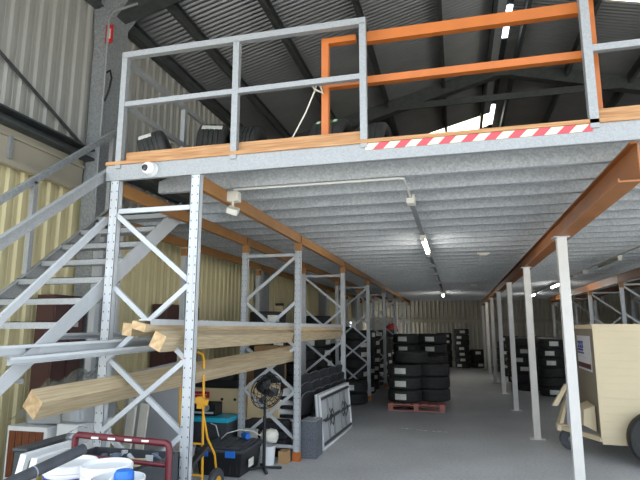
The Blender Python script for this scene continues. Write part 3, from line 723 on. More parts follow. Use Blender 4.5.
# black storage tote
tx0, tx1, ty0, ty1 = -3.04, -2.45, 5.9, 6.55
t = thing('storage_tote', 'large black lidded storage tote with blue latches beside the yellow hand truck', 'tote', (-2.75, 6.2, 0))
b = MB(); b.hexa([(tx0 + .04, ty0 + .04, 0), (tx1 - .04, ty0 + .04, 0), (tx1 - .04, ty1 - .04, 0), (tx0 + .04, ty1 - .04, 0), (tx0, ty0, .27), (tx1, ty0, .27), (tx1, ty1, .27), (tx0, ty1, .27)])
for i in range(6):
    x = tx0 + .08 + i * .085; b.box(x, x + .02, ty0 - .004 + .02, ty0 + .04, .03, .24)
b.build('tub', M['black'], t, bevel=.008)
b = MB(); b.box(tx0 - .015, tx1 + .015, ty0 - .015, ty1 + .015, .272, .305); b.box(tx0 + .03, tx1 - .03, ty0 + .03, ty1 - .03, .305, .325)
lid = b.build('lid', M['darkgrey'], t, bevel=.008)
for i in range(3):
    b = MB(); b.box(tx0 + .06 + i * .17, tx0 + .18 + i * .17, ty0 + .07, ty1 - .07, .325, .335); b.build('rib', M['darkgrey'], lid)
for x in (tx0 + .05, tx1 - .2):
    b = MB(); b.box(x, x + .12, ty0 - .032, ty0 - .006, .225, .30); o = b.build('latch', M['blue'], t, bevel=.004); o['label'] = 'blue latch'
b = MB(); b.box(tx1 + .001, tx1 + .012, ty0 + .2, ty0 + .34, .08, .17); b.build('side_label', M['label'], t)
# cyan topped box
t = thing('cooler_box', 'dark grey box with a bright cyan lid behind the black tote', 'box', (-3.2, 6.85, 0))
b = MB(); b.box(-3.60, -2.97, 6.62, 7.0, 0, .47); b.build('body', M['darkgrey'], t, bevel=.01)
b = MB(); b.box(-3.62, -2.95, 6.6, 7.02, .47, .53); o = b.build('lid', M['cyan'], t, bevel=.01); o['label'] = 'cyan lid'
b = MB(); b.tube([(-3.2, 6.61, .46), (-3.12, 6.6, .44), (-3.07, 6.6, .3)], .008); b.build('trim_strip', M['label'], t)
# grey tub behind upright
b = MB(); b.lathe([(0, 0), (.14, 0), (.17, .36), (.175, .38), (.15, .38), (.13, .03)], c=(-3.12, 5.9 + .02, 0), n=20)
b = MB(); b.lathe([(0, 0), (.12, 0), (.14, .38), (.15, .40), (.13, .40), (.11, .03)], c=(-3.02, 5.55, 0), n=20); simple('plastic_tub', b, M['grey'], 'grey plastic tub half hidden behind the nearest rack upright', 'tub', smooth=True)
# cream cartons and boards
t = thing('carton', 'cream carton with a red printed patch stacked behind the cyan-lidded box', 'carton', (-3.5, 7.4, .0))
b = MB(); b.box(-3.95, -3.02, 7.2, 7.6, 0, .84); b.build('body', M['carton'], t, bevel=.005)
b = MB(); b.box(-3.80, -3.52, 7.193, 7.2, .70, .79); o = b.build('printed_patch', M['signred'], t); o['label'] = 'red printed patch'
b = MB(); b.box(-3.76, -3.56, 7.19, 7.193, .74, .752); b.build('print_line', M['label'], t)
for x in (-3.32, -3.12):
    b = MB(); b.cyl((x, 7.2, .69), (x, 7.192, .69), .02); b.build('hand_hole', M['black'], t)
b = MB(); b.box(-2.98, -2.50, 7.32, 7.38, .0, .92, rot=(-.08, 0, 0)); simple('chipboard_panel', b, M['carton'], 'plain cream panel standing right of the cream carton behind the second rack frame', 'panel', bevel=.004)
b = MB(); b.box(-2.86, -2.66, 6.9, 7.15, 0, .36); simple('carton', b, M['offwhite'], 'small off-white carton beside the cyan-lidded box', 'carton', bevel=.004)
# audio-like black box with silver trim in front of carton, standing on the cyan box
t = thing('tool_case', 'black case with a silver stripe lying on the cyan lid', 'case', (-3.35, 6.8, .53))
b = MB(); b.box(-3.56, -3.18, 6.72, 6.92, .532, .70); b.build('body', M['black'], t, bevel=.01)
b = MB(); b.box(-3.52, -3.22, 6.712, 6.72, .56, .585); b.build('stripe', M['galv_post'], t)
b = MB(); b.cyl((-3.33, 6.72, .64), (-3.33, 6.70, .64), .05, n=20); b.build('dial', M['grey'], t)
b = MB(); b.box(-3.98, -3.1, 7.22, 7.58, .845, .95); b.box(-3.7, -3.2, 7.2, 7.5, .95, 1.02, rot=(0, 0, .15)); b.box(-3.25, -3.05, 7.25, 7.5, .86, .9, rot=(0, .3, .3))
o = simple('black_tray', b, M['black'], 'shallow black trays piled on top of the cream carton', 'tray', bevel=.01)
b = MB(); b.box(-2.98, -2.62, 7.55, 7.95, 0, 1.2); simple('shipping_box', b, M['black'], 'tall black box behind the plain cream panel', 'box', bevel=.006)
b = MB(); b.box(-3.3, -2.78, 8.05, 8.5, 0, 1.18); simple('cardboard_box', b, M['card'], 'stacked brown cardboard box behind the chairs, lower and wider one', 'box', bevel=.004)
t = thing('cardboard_box', 'brown cardboard box with a dark round print just under the timber bundle', 'box', (-2.95, 8.3, 1.18))
b = MB(); b.box(-3.18, -2.72, 8.06, 8.48, 1.182, 1.42); b.build('body', M['card'], t, bevel=.004)
b = MB(); b.cyl((-3.0, 8.06, 1.3), (-3.0, 8.052, 1.3), .06, n=20); b.build('printed_mark', M['black'], t)
b = MB(); b.box(-2.9, -2.76, 8.05, 8.06, 1.24, 1.37); b.build('shipping_label', M['label'], t)
# pine post near wall
b = MB(); b.box(-3.52, -3.36, 10.02, 10.1, 0, 2.15); b.box(-3.52, -3.36, 10.02, 10.1, 2.15, 2.2, 1)
simple('timber_post', b, [M['wood'], M['black']], 'upright pine timber with a black-tipped top standing behind the third rack frame', 'timber')
# maroon cabinets
for (y0, y1, lb) in ((4.88, 5.34, 'maroon two-door cabinet against the cream wall under the staircase'), (7.2, 8.25, 'dark maroon cabinet against the cream wall behind the nearest rack upright')):
    t = thing('cabinet', lb, 'cabinet', (-4.3, (y0 + y1) / 2, 0))
    b = MB(); b.box(-4.53, -4.3, y0, y1, 0, 2.07); b.build('carcass', M['maroon'], t)
    ym = (y0 + y1) / 2
    for ya, yb in ((y0, ym - .006), (ym + .006, y1)):
        b = MB(); b.box(-4.3, -4.28, ya + .005, yb - .005, .05, 2.05); d = b.build('door', M['maroon'], t, bevel=.003)
        hy = yb - .05 if ya == y0 else ya + .05
        b = MB(); b.cyl((-4.28, hy, 1.0), (-4.26, hy, 1.0), .012); b.build('knob', M['galv_post'], d)
b = MB(); b.prism([(-3.93, 1.16), (-3.16, 1.33), (-3.16, 0), (-3.93, 0)], 'Y', 5.75, 5.79)
b.rotate(Euler((-.04, 0, 0)).to_matrix(), (-3.5, 5.77, 0)); simple('grey_panel', b, M['greyboard'], 'large plain grey sheet standing on edge behind the nearest racking frame', 'panel')
for i, (x, l) in enumerate(((-3.60, 'narrow white board leaning left of the large grey sheet'), (-3.48, 'second narrow white board leaning against the first beside the grey sheet'))):
    b = MB(); b.box(x, x + .1, 5.28 + .05 * i, 5.31 + .05 * i, 0, .93 - .06 * i, rot=(-.05, .06, 0)); simple('white_board', b, M['offwhite'], l, 'board', bevel=.002)

# yellow hand truck
t = thing('hand_truck', 'yellow tubular hand truck standing behind the nearest rack upright', 'hand truck', (-2.55, 5.0, 0))
b = MB(); b.tube([(-2.80, 5.12, .12), (-2.80, 5.02, 1.38), (-2.79, 5.015, 1.43), (-2.75, 5.01, 1.455), (-2.58, 5.0, 1.455), (-2.53, 5.0, 1.43), (-2.52, 5.0, 1.38), (-2.52, 5.06, .12)], .0125, n=10)
b.build('frame', M['yellow'], t, smooth=True)
b = MB(); b.box(-2.60, -2.46, 4.98, 5.02, .94, 1.0, rot=(0, .15, 0)); b.box(-2.57, -2.5, 4.97, 5.03, .90, 1.02); b.build('clamp', M['yellow'], t, bevel=.006)
for z in (.25, .55):
    b = MB(); b.tube([(-2.80, 5.06, z), (-2.52, 5.04, z)], .011); b.build('cross_bar', M['yellow'], t, smooth=True)
b = MB(); b.tube([(-2.52, 5.02, .86), (-2.49, 5.08, .6), (-2.46, 5.2, .42), (-2.46, 5.26, .2)], .012); b.build('strut', M['yellow'], t, smooth=True)
b = MB(); b.box(-2.82, -2.5, 4.9, 5.12, .03, .04); b.build('toe_plate', M['yellow'], t)
for x in (-2.86, -2.44):
    b = MB(); b.lathe([(.07, -.03), (.125, -.035), (.14, -.02), (.145, 0), (.14, .02), (.125, .035), (.07, .03)], c=(x, 5.2, .146), axis='X', n=24, closed=True); w_ = b.build('wheel', M['darkgrey'], t, smooth=True)
    b = MB(); b.cyl((x - .03, 5.2, .146), (x + .03, 5.2, .146), .07, n=16); b.build('hub', M['yellow'], w_)
b = MB(); b.tube([(-2.86, 5.2, .146), (-2.44, 5.2, .146)], .01); b.build('axle', M['galv_post'], t)
b = MB(); b.beam((-2.52, 4.45, .30), (-2.33, 4.75, .60), .09, .035); b.beam((-2.52, 4.45, .30), (-2.55, 4.40, 0.0), .05, .04)
simple('black_bracket', b, M['black'], 'black angled bar leaning in front of the yellow hand truck wheel', 'bar', bevel=.006)

# pedestal fan
t = thing('pedestal_fan', 'black pedestal fan standing inside the second racking frame', 'fan', (-2.34, 6.33, 0))
b = MB()
for a in (0, PI / 2, PI, 3 * PI / 2):
    b.beam((-2.34, 6.33, .035), (-2.34 + .22 * math.cos(a + .5), 6.33 + .22 * math.sin(a + .5), .015), .035, .025)
b.build('base', M['blackmetal'], t, bevel=.004)
b = MB(); b.cyl((-2.34, 6.33, .03), (-2.34, 6.33, .6), .021); b.cyl((-2.34, 6.33, .6), (-2.34, 6.33, .9), .016); b.cyl((-2.34, 6.33, .57), (-2.34, 6.33, .63), .022); b.build('pole', M['blackmetal'], t, smooth=True)
c = Vector((-2.33, 6.3, .95)); Rf = Euler((.3, 0, .95)).to_matrix()
b = MB(); b.lathe([(0, .14), (.05, .14), (.065, .1), (.065, .0), (.04, -.03), (0, -.03)], c=tuple(c), axis='Y', n=18); b.rotate(Rf, c); b.build('motor', M['black'], t, smooth=True)
b = MB()
for rr, yy in ((.185, -.06), (.188, -.03), (.16, -.10), (.12, -.12), (.07, -.13), (.16, 0.02), (.11, .04)):
    b.tube([(c.x + rr * math.cos(q * PI / 12), c.y + yy, c.z + rr * math.sin(q * PI / 12)) for q in range(25)], .0035, n=5)
for q in range(20):
    a = q * PI / 10
    b.tube([(c.x + .03 * math.cos(a), c.y - .13, c.z + .03 * math.sin(a)), (c.x + .12 * math.cos(a), c.y - .12, c.z + .12 * math.sin(a)), (c.x + .187 * math.cos(a), c.y - .045, c.z + .187 * math.sin(a)), (c.x + .11 * math.cos(a), c.y + .04, c.z + .11 * math.sin(a))], .0025, n=4)
b.v = [tuple(c + (Vector(v) - c) * 1.18) for v in b.v]; b.rotate(Rf, c); b.build('guard', M['black'], t)
b = MB()
for q in range(3):
    a0 = q * 2 * PI / 3
    pts = [(.03, -.3), (.09, -.55), (.16, -.45), (.165, .15), (.10, .35), (.03, .3)]
    V = [(c.x + r_ * math.cos(a0 + w2), c.y - .07 + .03 * w2, c.z + r_ * math.sin(a0 + w2)) for r_, w2 in pts]
    V2 = [(x, y + .004, z) for x, y, z in V]; n_ = len(V)
    b.add(V + V2, [tuple(range(n_)), tuple(range(n_, 2 * n_))[::-1]] + [(i, (i + 1) % n_, n_ + (i + 1) % n_, n_ + i) for i in range(n_)])
b.rotate(Rf, c); b.build('blades', M['darkgrey'], t)
b = MB(); b.cyl((c.x, c.y - .14, c.z), (c.x, c.y - .05, c.z), .04, n=16); b.rotate(Rf, c); b.build('hub_cap', M['black'], t)

# white plastic shell chairs and black cushions behind the fan
def shell(x, y, z, rz, label):
    t = thing('shell_chair', label, 'chair', (x, y, z), 'white shell chairs in the racking')
    b = MB(); V = []; n = 7
    for i in range(n):
        for j in range(n):
            u = (i / (n - 1) - .5); v = j / (n - 1)
            V.append((x + u * (.40 - .08 * v), y + .10 * (4 * u * u) * -1 + .12 * v, z + .40 * v - .05 * (4 * u * u) * v))
    F = [(i * n + j, (i + 1) * n + j, (i + 1) * n + j + 1, i * n + j + 1) for i in range(n - 1) for j in range(n - 1)]
    b.add(V, F); o = b.build('backrest', M['white'], t, smooth=2); m_ = o.modifiers.new('s', 'SOLIDIFY'); m_.thickness = .012
    b = MB(); b.hexa([(x - .2, y - .36, z - .01), (x + .2, y - .36, z - .01), (x + .2, y, z - .04), (x - .2, y, z - .04), (x - .2, y - .36, z + .01), (x + .2, y - .36, z + .01), (x + .2, y, z - .02), (x - .2, y, z - .02)]); b.build('seat', M['white'], t, bevel=.01)
    b = MB()
    for dx, dy in ((-.17, -.32), (.17, -.32), (-.17, .0), (.17, .0)):
        b = MB(); b.tube([(x + dx, y + dy, z - .01), (x + dx * 1.1, y + dy, max(.0, z - .4))], .01); b.build('leg', M['galv_post'], t)
    return t
shell(-2.82, 7.62, .42, 0, 'white plastic shell chair seen left of the fan head')
shell(-2.46, 7.64, .42, 0, 'white plastic shell chair seen right of the fan head')
def cushion(x0, x1, y0, y1, z0, z1, label, rz=0):
    b = MB(); n = 8; V = []; 
    b.box(x0, x1, y0, y1, z0, z1, rot=(0, 0, rz)); o = b.build('seat_cushion', M['blackfab'], bevel=.03); o.modifiers['bevel'].segments = 4
    return props(o, label, 'cushion', 'black padded seats in the racking')
cushion(-2.86, -2.28, 6.93, 7.22, .35, .46, 'topmost black padded seat of the pile behind the fan')
cushion(-2.83, -2.26, 6.94, 7.24, .235, .34, 'middle black padded seat of the pile behind the fan')
cushion(-2.80, -2.27, 6.95, 7.22, .12, .225, 'lowest black padded seat of the pile behind the fan')
b = MB(); b.box(-2.78, -2.3, 6.98, 7.2, 0, .115); simple('black_crate', b, M['black'], 'low black crate carrying the pile of padded seats', 'crate', bevel=.006)

# bits between tote and upright
b = MB(); b.lathe([(0, 0), (.035, 0), (.04, .01), (.04, .1), (.03, .13), (.014, .14), (.014, .165), (0, .165)], c=(0, 0, 0), axis='Y', n=14)
b.rotate(Euler((0, 0, .9)).to_matrix()); b.v = [(x - 2.56, y + 6.35, z + .375) for x, y, z in b.v]
simple('plastic_bottle', b, M['blue'], 'blue plastic bottle lying on the black tote lid', 'bottle', smooth=True)
def lump(name, c, s, m, label, cat, seed=1, n=3):
    import bmesh
    bm = bmesh.new(); bmesh.ops.create_icosphere(bm, subdivisions=n, radius=1); rr = random.Random(seed)
    ph = [rr.uniform(0, 6) for _ in range(6)]
    for v in bm.verts:
        p = v.co; k_ = 1 + .12 * math.sin(5 * p.x + ph[0]) * math.cos(4 * p.y + ph[1]) + .10 * math.sin(9 * p.z + ph[2]) * math.sin(7 * p.x + ph[3]) + .05 * math.sin(15 * p.y + ph[4])
        v.co = Vector((p.x * s[0], p.y * s[1], p.z * s[2])) * k_ + Vector(c)
    me = bpy.data.meshes.new(name); bm.to_mesh(me); bm.free(); me.materials.append(m)
    for p in me.polygons: p.use_smooth = True
    o = bpy.data.objects.new(name, me); COL.objects.link(o); return props(o, label, cat)
lump('plastic_bag', (-2.38, 6.62, .34), (.12, .10, .09), M['offwhite'], 'crumpled pale plastic bag right of the fan pole', 'bag', 3)
b = MB(); b.lathe([(0, 0), (.09, 0), (.11, .22), (.115, .23), (.1, .23), (.08, .02)], c=(-2.40, 6.60, 0), n=18); simple('pail', b, M['white'], 'small white pail on the floor behind the fan base', 'pail', smooth=True)
b = MB(); b.box(-2.27, -2.15, 6.66, 6.8, 0, .15); simple('cardboard_box', b, M['card'], 'small brown cardboard box beside the second rack upright', 'box', bevel=.003)
b = MB(); b.tube([(-2.9, 6.3, .34), (-2.8, 6.25, .42), (-2.65, 6.3, .46), (-2.52, 6.4, .43), (-2.45, 6.5, .36)], .006); simple('hose', b, M['label'], 'pale looped hose resting on the black tote lid', 'hose', smooth=True)

# two dark grey speckled boxes
M['speckle'] = mat('speckled_dark_grey', s2l(112, 116, 124), .75, 0, color2=s2l(78, 82, 90), scale=60)
M['speckle_lit_top'] = mat('speckled_lit_top', s2l(160, 163, 168), .75, 0, .1, 60)
for i in range(2):
    b = MB(); z = i * .237; b.box(-2.075, -1.855, 7.0, 7.33, z, z + .235)
    simple('storage_block', b, M['speckle'], ['lower of two square speckled grey boxes beside the second rack upright', 'upper of two square speckled grey boxes beside the second rack upright'][i], 'box', 'speckled grey boxes', bevel=.006)
b = MB(); b.box(-2.07, -1.86, 7.005, 7.325, .473, .48); simple('lit_top_layer', b, M['speckle_lit_top'], 'lit top face of the upper speckled grey box, added as a thin layer', 'board')  # thin added layer colours the box's top face lighter, as lit

# stacked black chairs
M['pipe'] = mat('grey_piping', (.11, .11, .12), .6)
def black_chair(x, y, z, label):
    t = thing('stacking_chair', label, 'chair', (x, y, z), 'stacked black chairs behind the folding tables')
    b = MB(); b.box(-.22, .20, -.215, .215, .40, .45); b.build('seat', M['blackfab'], t, bevel=.02, world=False)
    b = MB(); n = 6; V = []
    for i in range(n + 1):
        u = i / n * 2 - 1; ex = .035 * (1 - u * u)
        zt = .78 - .09 * u * u * u * u
        V += [(.20 + ex, u * .185, .46), (.20 + ex + .03, u * .185, .46), (.25 + ex, u * .165, zt), (.28 + ex, u * .165, zt)]
    F = []
    for i in range(n):
        o = 4 * i; F += [(o, o + 4, o + 6, o + 2), (o + 1, o + 3, o + 7, o + 5), (o + 2, o + 6, o + 7, o + 3), (o, o + 1, o + 5, o + 4)]
    F += [(0, 2, 3, 1), (4 * n, 4 * n + 1, 4 * n + 3, 4 * n + 2)]
    b.add(V, F); b.build('backrest', M['blackfab'], t, bevel=.01, world=False)
    b = MB(); b.tube([(.255 + .035 * (1 - u * u) + .02 * 0, u * .18 + 0, zz) for u, zz in [(-1, .47), (-.97, .68), (-.8, .74), (-.4, .775), (0, .782), (.4, .775), (.8, .74), (.97, .68), (1, .47)]], .011, n=6)
    o = b.build('piping', M['pipe'], t, world=False, smooth=True)
    for s in (-1, 1):
        b = MB(); b.tube([(.21, s * .205, .5), (.21, s * .205, .4), (.24, s * .22, .0)], .011, n=6); b.build('leg', M['darkgrey'], t, world=False)
        b = MB(); b.tube([(-.18, s * .205, .41), (-.23, s * .23, .0)], .011, n=6); b.build('leg', M['darkgrey'], t, world=False)
    return t
ch0 = None
for i in range(5):
    for k_ in range(3):
        x, y, z = -2.42 - .035 * k_ + .02 * i, 7.76 + .03 * k_ + .5 * i, .125 * k_
        lb = 'black padded chair, %s, in the %s stack from the front behind the folding tables' % (['bottom one', 'middle one', 'top one'][k_], ORD[i])
        if ch0 is None: ch0 = black_chair(x, y, z, lb); ch0.rotation_euler[2] = -.3
        else: dup(ch0, (x, y, z), label=lb)

# folding tables leaning on the chairs
M['tabletop'] = mat('grey_white_top', s2l(182, 184, 186), .5, 0, .08, 6)
def folding_table(off, label):
    t = thing('folding_table', label, 'folding table', (-1.87 - off, 8.42, 0), 'leaning folding tables')
    L2, H = 1.86, .76; th = math.atan2(.06, .73)
    def P(u, v, w_):  # u along length, v up the slope, w out (towards aisle)
        x = -v * math.sin(th) + w_ * math.cos(th); z = v * math.cos(th) + w_ * math.sin(th)
        y = u; X = x + .05 * (u / L2)
        return (X, y, z)
    def bx(b, u0, u1, v0, v1, w0, w1):
        return b.hexa([P(u0, v0, w0), P(u0, v0, w1), P(u1, v0, w1), P(u1, v0, w0), P(u0, v1, w0), P(u0, v1, w1), P(u1, v1, w1), P(u1, v1, w0)])
    a, c_ = -L2 / 2, L2 / 2
    b = MB(); bx(b, a, c_, 0, H, -.018, .0); top = b.build('tabletop', M['tabletop'], t, bevel=.006, world=False)
    for (u0, u1, v0, v1) in ((a, c_, 0, .035), (a, c_, H - .035, H), (a, a + .035, .036, H - .036), (c_ - .035, c_, .036, H - .036)):
        b = MB(); bx(b, u0, u1, v0, v1, .0005, .022); b.build('rim', M['white'], top, world=False)
    for v in (.07, H - .07):
        b = MB(); bx(b, a + .05, c_ - .05, v - .015, v + .015, .005, .03); b.build('frame_rail', M['darkgrey'], t, world=False)
    for u in (a + .40, a + .70, c_ - .7, c_ - .4):
        b = MB(); bx(b, u - .012, u + .012, .1, H - .1, .005, .03); b.build('leg', M['grey'], t, world=False)
    b = MB(); bx(b, a + .12, c_ - .12, H / 2 - .012, H / 2 + .012, .032, .05); b.build('stretcher', M['darkgrey'], t, world=False)
    for s in (-1, 1):
        b = MB(); b.tube([P(s * .3, H / 2 + .0, .05), P(s * .42, H / 2 + .12, .05), P(s * .6, H / 2, .05), P(s * .42, H / 2 - .12, .05), P(s * .3, H / 2, .05)], .008, n=6); b.build('hinge_brace', M['darkgrey'], t, world=False)
    return t
folding_table(0, 'white folding table on edge with its dark underside frame facing the aisle')
folding_table(.045, 'second white folding table on edge, directly behind the front one')

# ------------------------------------------------------------------ front left foreground
t = thing('platform_trolley', 'dark red tubular platform trolley carrying the white buckets', 'trolley', (-2.0, 2.6, 0))
b = MB(); zt = 1.0
b.tube([(-2.41, 3.02, .50), (-2.41, 3.02, .99), (-2.405, 3.02, 1.01), (-2.39, 3.02, 1.022), (-1.745, 3.0, 1.008), (-1.728, 3.0, .998), (-1.72, 3.0, .97), (-1.72, 3.0, .50)], .021, n=12)
hb = b.build('handle', M['red'], t, smooth=True)
b = MB(); b.tube([(-2.39, 3.02, .895), (-1.74, 3.0, .88)], .014, n=10); b.build('handle_bar', M['red'], t, smooth=True)
for x in (-2.24, -2.12, -2.0, -1.88):
    b = MB(); b.box(x - .025, x + .025, 2.983, 2.99, zt + .01, zt + .022); b.build('worn_patch', M['label'], hb)
b = MB(); b.box(-2.46, -1.35, 2.0, 3.05, .50, .54); b.build('deck', M['red'], t, bevel=.01)
for x in (-2.38, -1.5):
    for y in (2.15, 2.9):
        b = MB(); b.lathe([(.03, -.025), (.11, -.028), (.125, 0), (.11, .028), (.03, .025)], c=(x, y, .126), axis='X', n=20, closed=True); w_ = b.build('wheel', M['darkgrey'], t, smooth=True)
        b = MB(); b.box(x - .05, x + .05, y - .06, y + .06, .25, .50); b.box(x - .05, x - .04, y - .02, y + .02, .1, .25); b.box(x + .04, x + .05, y - .02, y + .02, .1, .25); b.cyl((x - .05, y, .126), (x + .05, y, .126), .03); b.build('fork', M['galv_post'], t)
def bucket(x, y, z, R, H, label, lid, lab=None):
    t = thing('bucket', label, 'bucket', (x, y, z), 'white buckets on the red trolley')
    b = MB(); pr = [(0, 0), (R * .86, 0), (R * .97, H * .86), (R * 1.03, H * .87), (R * 1.03, H * .91), (R, H * .92), (R * 1.0, H)]
    if lid: pr += [(R * .96, H), (R * .95, H - .02), (0, H - .02)]
    else: pr += [(R * .96, H), (R * .85, .02), (0, .02)]
    b.lathe(pr, c=(x, y, z), n=36); b.build('body' if not lid else 'body', M['white'], t, smooth=True)
    if lid:
        b = MB(); b.lathe([(R * 1.045, H - .03), (R * 1.055, H + .004), (R * 1.0, H + .012), (R * .95, H + .004), (R * .93, H - .008), (0, H - .008)], c=(x, y, z), n=36); b.build('lid', M['white'], t, smooth=True)
    if lab:
        s_ = sticker(R * .99, -PI / 2 - 1.2, -PI / 2 + 1.0, H * .35, H * .84, 14); s_.v = [(a + x, c2 + y, d + z) for a, c2, d in s_.v]; l_ = s_.build('printed_label', lab, t)
        for q in range(5):
            a = -PI / 2 + .05 + q * .1
            s2 = sticker(R * .99 + .004, a, a + .06, H * .7, H * (.79 if q % 2 else .81), 2); s2.v = [(p + x, c2 + y, d + z) for p, c2, d in s2.v]; s2.build('lettering', M['white'], l_)
    return t
bucket(-2.25, 2.80, .54, .145, .37, 'white bucket with a navy blue printed label under the black tube', True, M['navy'])
bucket(-1.955, 2.73, .54, .135, .39, 'white bucket with a shallow dirty lid at the middle of the trolley', True)
bucket(-1.72, 2.50, .54, .135, .40, 'frontmost open white bucket holding the blue cap', False)
b = MB(); b.box(-1.81, -1.63, 2.41, 2.59, .57, .90); simple('rag_pile', b, M['print'], 'grey rags and packets stuffed in the frontmost bucket', 'rags', bevel=.05)
b = MB(); b.lathe([(0, 0), (.045, 0), (.05, .01), (.05, .06), (.04, .075), (0, .08)], c=(-1.685, 2.50, .905), n=20); simple('bottle_cap', b, M['blue'], 'bright blue round cap sticking out of the frontmost bucket', 'cap', smooth=True)
for i, (x, y, a) in enumerate(((-1.77, 2.45, .3), (-1.79, 2.51, 1.2))):
    b = MB(); b.tube([(x, y, .9), (x + .03 * math.cos(a), y + .03 * math.sin(a), .925), (x + .06 * math.cos(a), y + .05, .91), (x + .04, y - .01, .9)], .009, n=7); simple('white_clip', b, M['white'], ['white plastic clip at the left inside the frontmost bucket', 'white plastic clip beside the blue cap in the frontmost bucket'][i], 'clip', smooth=True)
b = MB(); p, q = Vector((-2.25, 2.20, .90)), Vector((-2.15, 2.77, 1.0))
b.cyl(p, q, .031, n=24); b.cyl(p + (q - p) * .45, p + (q - p) * .462, .0325, n=24, mi=1)
simple('black_tube', b, [M['darkgrey'], M['grey']], 'thick dark grey tube lying across the buckets', 'tube', smooth=True)
# framed pictures and case left of the trolley
t = thing('art_folder', 'large dark teal folder standing at the left behind the framed pictures', 'folder', (-2.85, 3.2, 0))
b = MB(); b.hexa([(-2.86, 2.96, 0), (-2.81, 2.96, 0), (-2.81, 3.50, 0), (-2.86, 3.50, 0), (-2.82, 2.96, .91), (-2.75, 2.96, .91), (-2.75, 3.46, .91), (-2.82, 3.46, .91)]); b.build('cover', M['teal'], t, bevel=.006)
b = MB(); b.box(-2.83, -2.71, 2.95, 3.47, .912, .932); b.build('spine', M['darkgrey'], t, bevel=.004)
def picture(x, y0, y1, z1, lean, mprint, label):
    t = thing('framed_picture', label, 'picture', (x, (y0 + y1) / 2, 0), 'framed pictures by the trolley')
    def H(b, ya, yb, za, zb, xa, xb):
        return b.hexa([(x + xa - lean * za, ya, za), (x + xb - lean * za, ya, za), (x + xb - lean * za, yb, za), (x + xa - lean * za, yb, za), (x + xa - lean * zb, ya, zb), (x + xb - lean * zb, ya, zb), (x + xb - lean * zb, yb, zb), (x + xa - lean * zb, yb, zb)])
    z0 = .0
    b = MB(); H(b, y0, y1, z0, z1, 0, .03); fr = b.build('backing', M['white'], t)
    b = MB(); H(b, y0 + .04, y1 - .04, z0 + .05, z1 - .05, .031, .033); b.build('print', mprint, t)
    for (ya, yb, za, zb) in ((y0, y1, z1 - .035, z1), (y0, y1, z0, z0 + .035), (y0, y0 + .035, z0 + .036, z1 - .036), (y1 - .035, y1, z0 + .036, z1 - .036)):
        b = MB(); H(b, ya, yb, za, zb, .031, .045); b.build('frame_side', M['white'], t)
    return t
picture(-2.87, 2.83, 3.25, .93, -.24, M['print'], 'white framed grey-and-white picture leaning against the dark teal folder')
picture(-2.74, 2.78, 3.08, .925, -.24, M['yellowpaper'], 'white framed yellow-toned picture leaning in front of the grey one')
lump('plastic_bag', (-2.60, 3.30, .955), (.07, .10, .06), M['film'], 'clear plastic wrap bunched on the corner of the leaning pictures', 'bag', 5)
# white cabinet with brown slatted front and the wrapped bundle on it
t = thing('side_cabinet', 'small white cabinet with a brown slatted front under the staircase', 'cabinet', (-3.85, 4.4, 0))
cx0, cx1, cy0, cy1, ch = -4.1, -3.66, 4.2, 4.62, .80
b = MB(); b.box(cx0, cx1, cy0, cy1, 0, ch); b.build('body', M['white'], t, bevel=.004)
for i in range(5):
    b = MB(); xx = cx0 + .03 + i * .077; b.box(xx, xx + .07, cy0 - .012, cy0 - .001, .35, ch - .04); b.build('slat', M['brownslat'], t, bevel=.003)
b = MB(); b.box(cx0 + .03, cx1 - .03, cy0 - .012, cy0 - .001, .04, .32); b.build('lower_door', M['brownslat'], t)
b = MB(); b.box(-3.6, -3.38, 4.25, 4.75, 0, .83); simple('white_box', b, M['white'], 'plain white carton right of the brown-slatted cabinet', 'box', bevel=.005)
b = MB(); b.box(-3.62, -3.28, 4.3, 4.7, .84, 1.02, rot=(0, .05, .2)); b.box(-4.0, -3.62, 4.3, 4.6, .805, .98, rot=(0, -.05, 0)); 
simple('wrapped_parcels', b, M['greyboard'], 'grey printed parcels inside the plastic wrap under the stair', 'parcel', bevel=.02)
def wrap():
    import bmesh
    V = []; F = []; nx, ny = 26, 14; rr = random.Random(4)
    for i in range(nx):
        for j in range(ny):
            u = i / (nx - 1); v = j / (ny - 1)
            x = -4.08 + u * .84; y = 4.17 + v * .58
            hgt = .24 + .30 * u ** 1.3
            e = min(1, 5 * min(u, 1 - u, .5) , 1) * min(1, 6 * min(v, 1 - v))
            z = .86 + hgt * e + .035 * math.sin(17 * u + 9 * v) * e + .025 * math.sin(31 * v + 13 * u) * e + rr.uniform(-.008, .008) * e
            V.append((x, y, z))
    for i in range(nx - 1):
        for j in range(ny - 1): F.append((i * ny + j, (i + 1) * ny + j, (i + 1) * ny + j + 1, i * ny + j + 1))
    b = MB(); b.add(V, F); o = b.build('plastic_wrap', M['film'], smooth=2); return props(o, 'clear crumpled plastic wrap draped over parcels under the staircase', 'plastic wrap')
wrap()
b = MB(); b.tube([(-3.49, 4.2, 1.5), (-3.49, 4.19, 1.44), (-3.48, 4.17, 1.41)], .012); 
b = MB(); b.lathe([(.0, 0), (.09, 0), (.12, .1), (.11, .2), (.05, .24), (0, .24)], c=(-3.75, 3.75, .0), n=20); simple('black_drum', b, M['black'], 'small black drum on the floor left of the teal folder', 'drum', smooth=True)
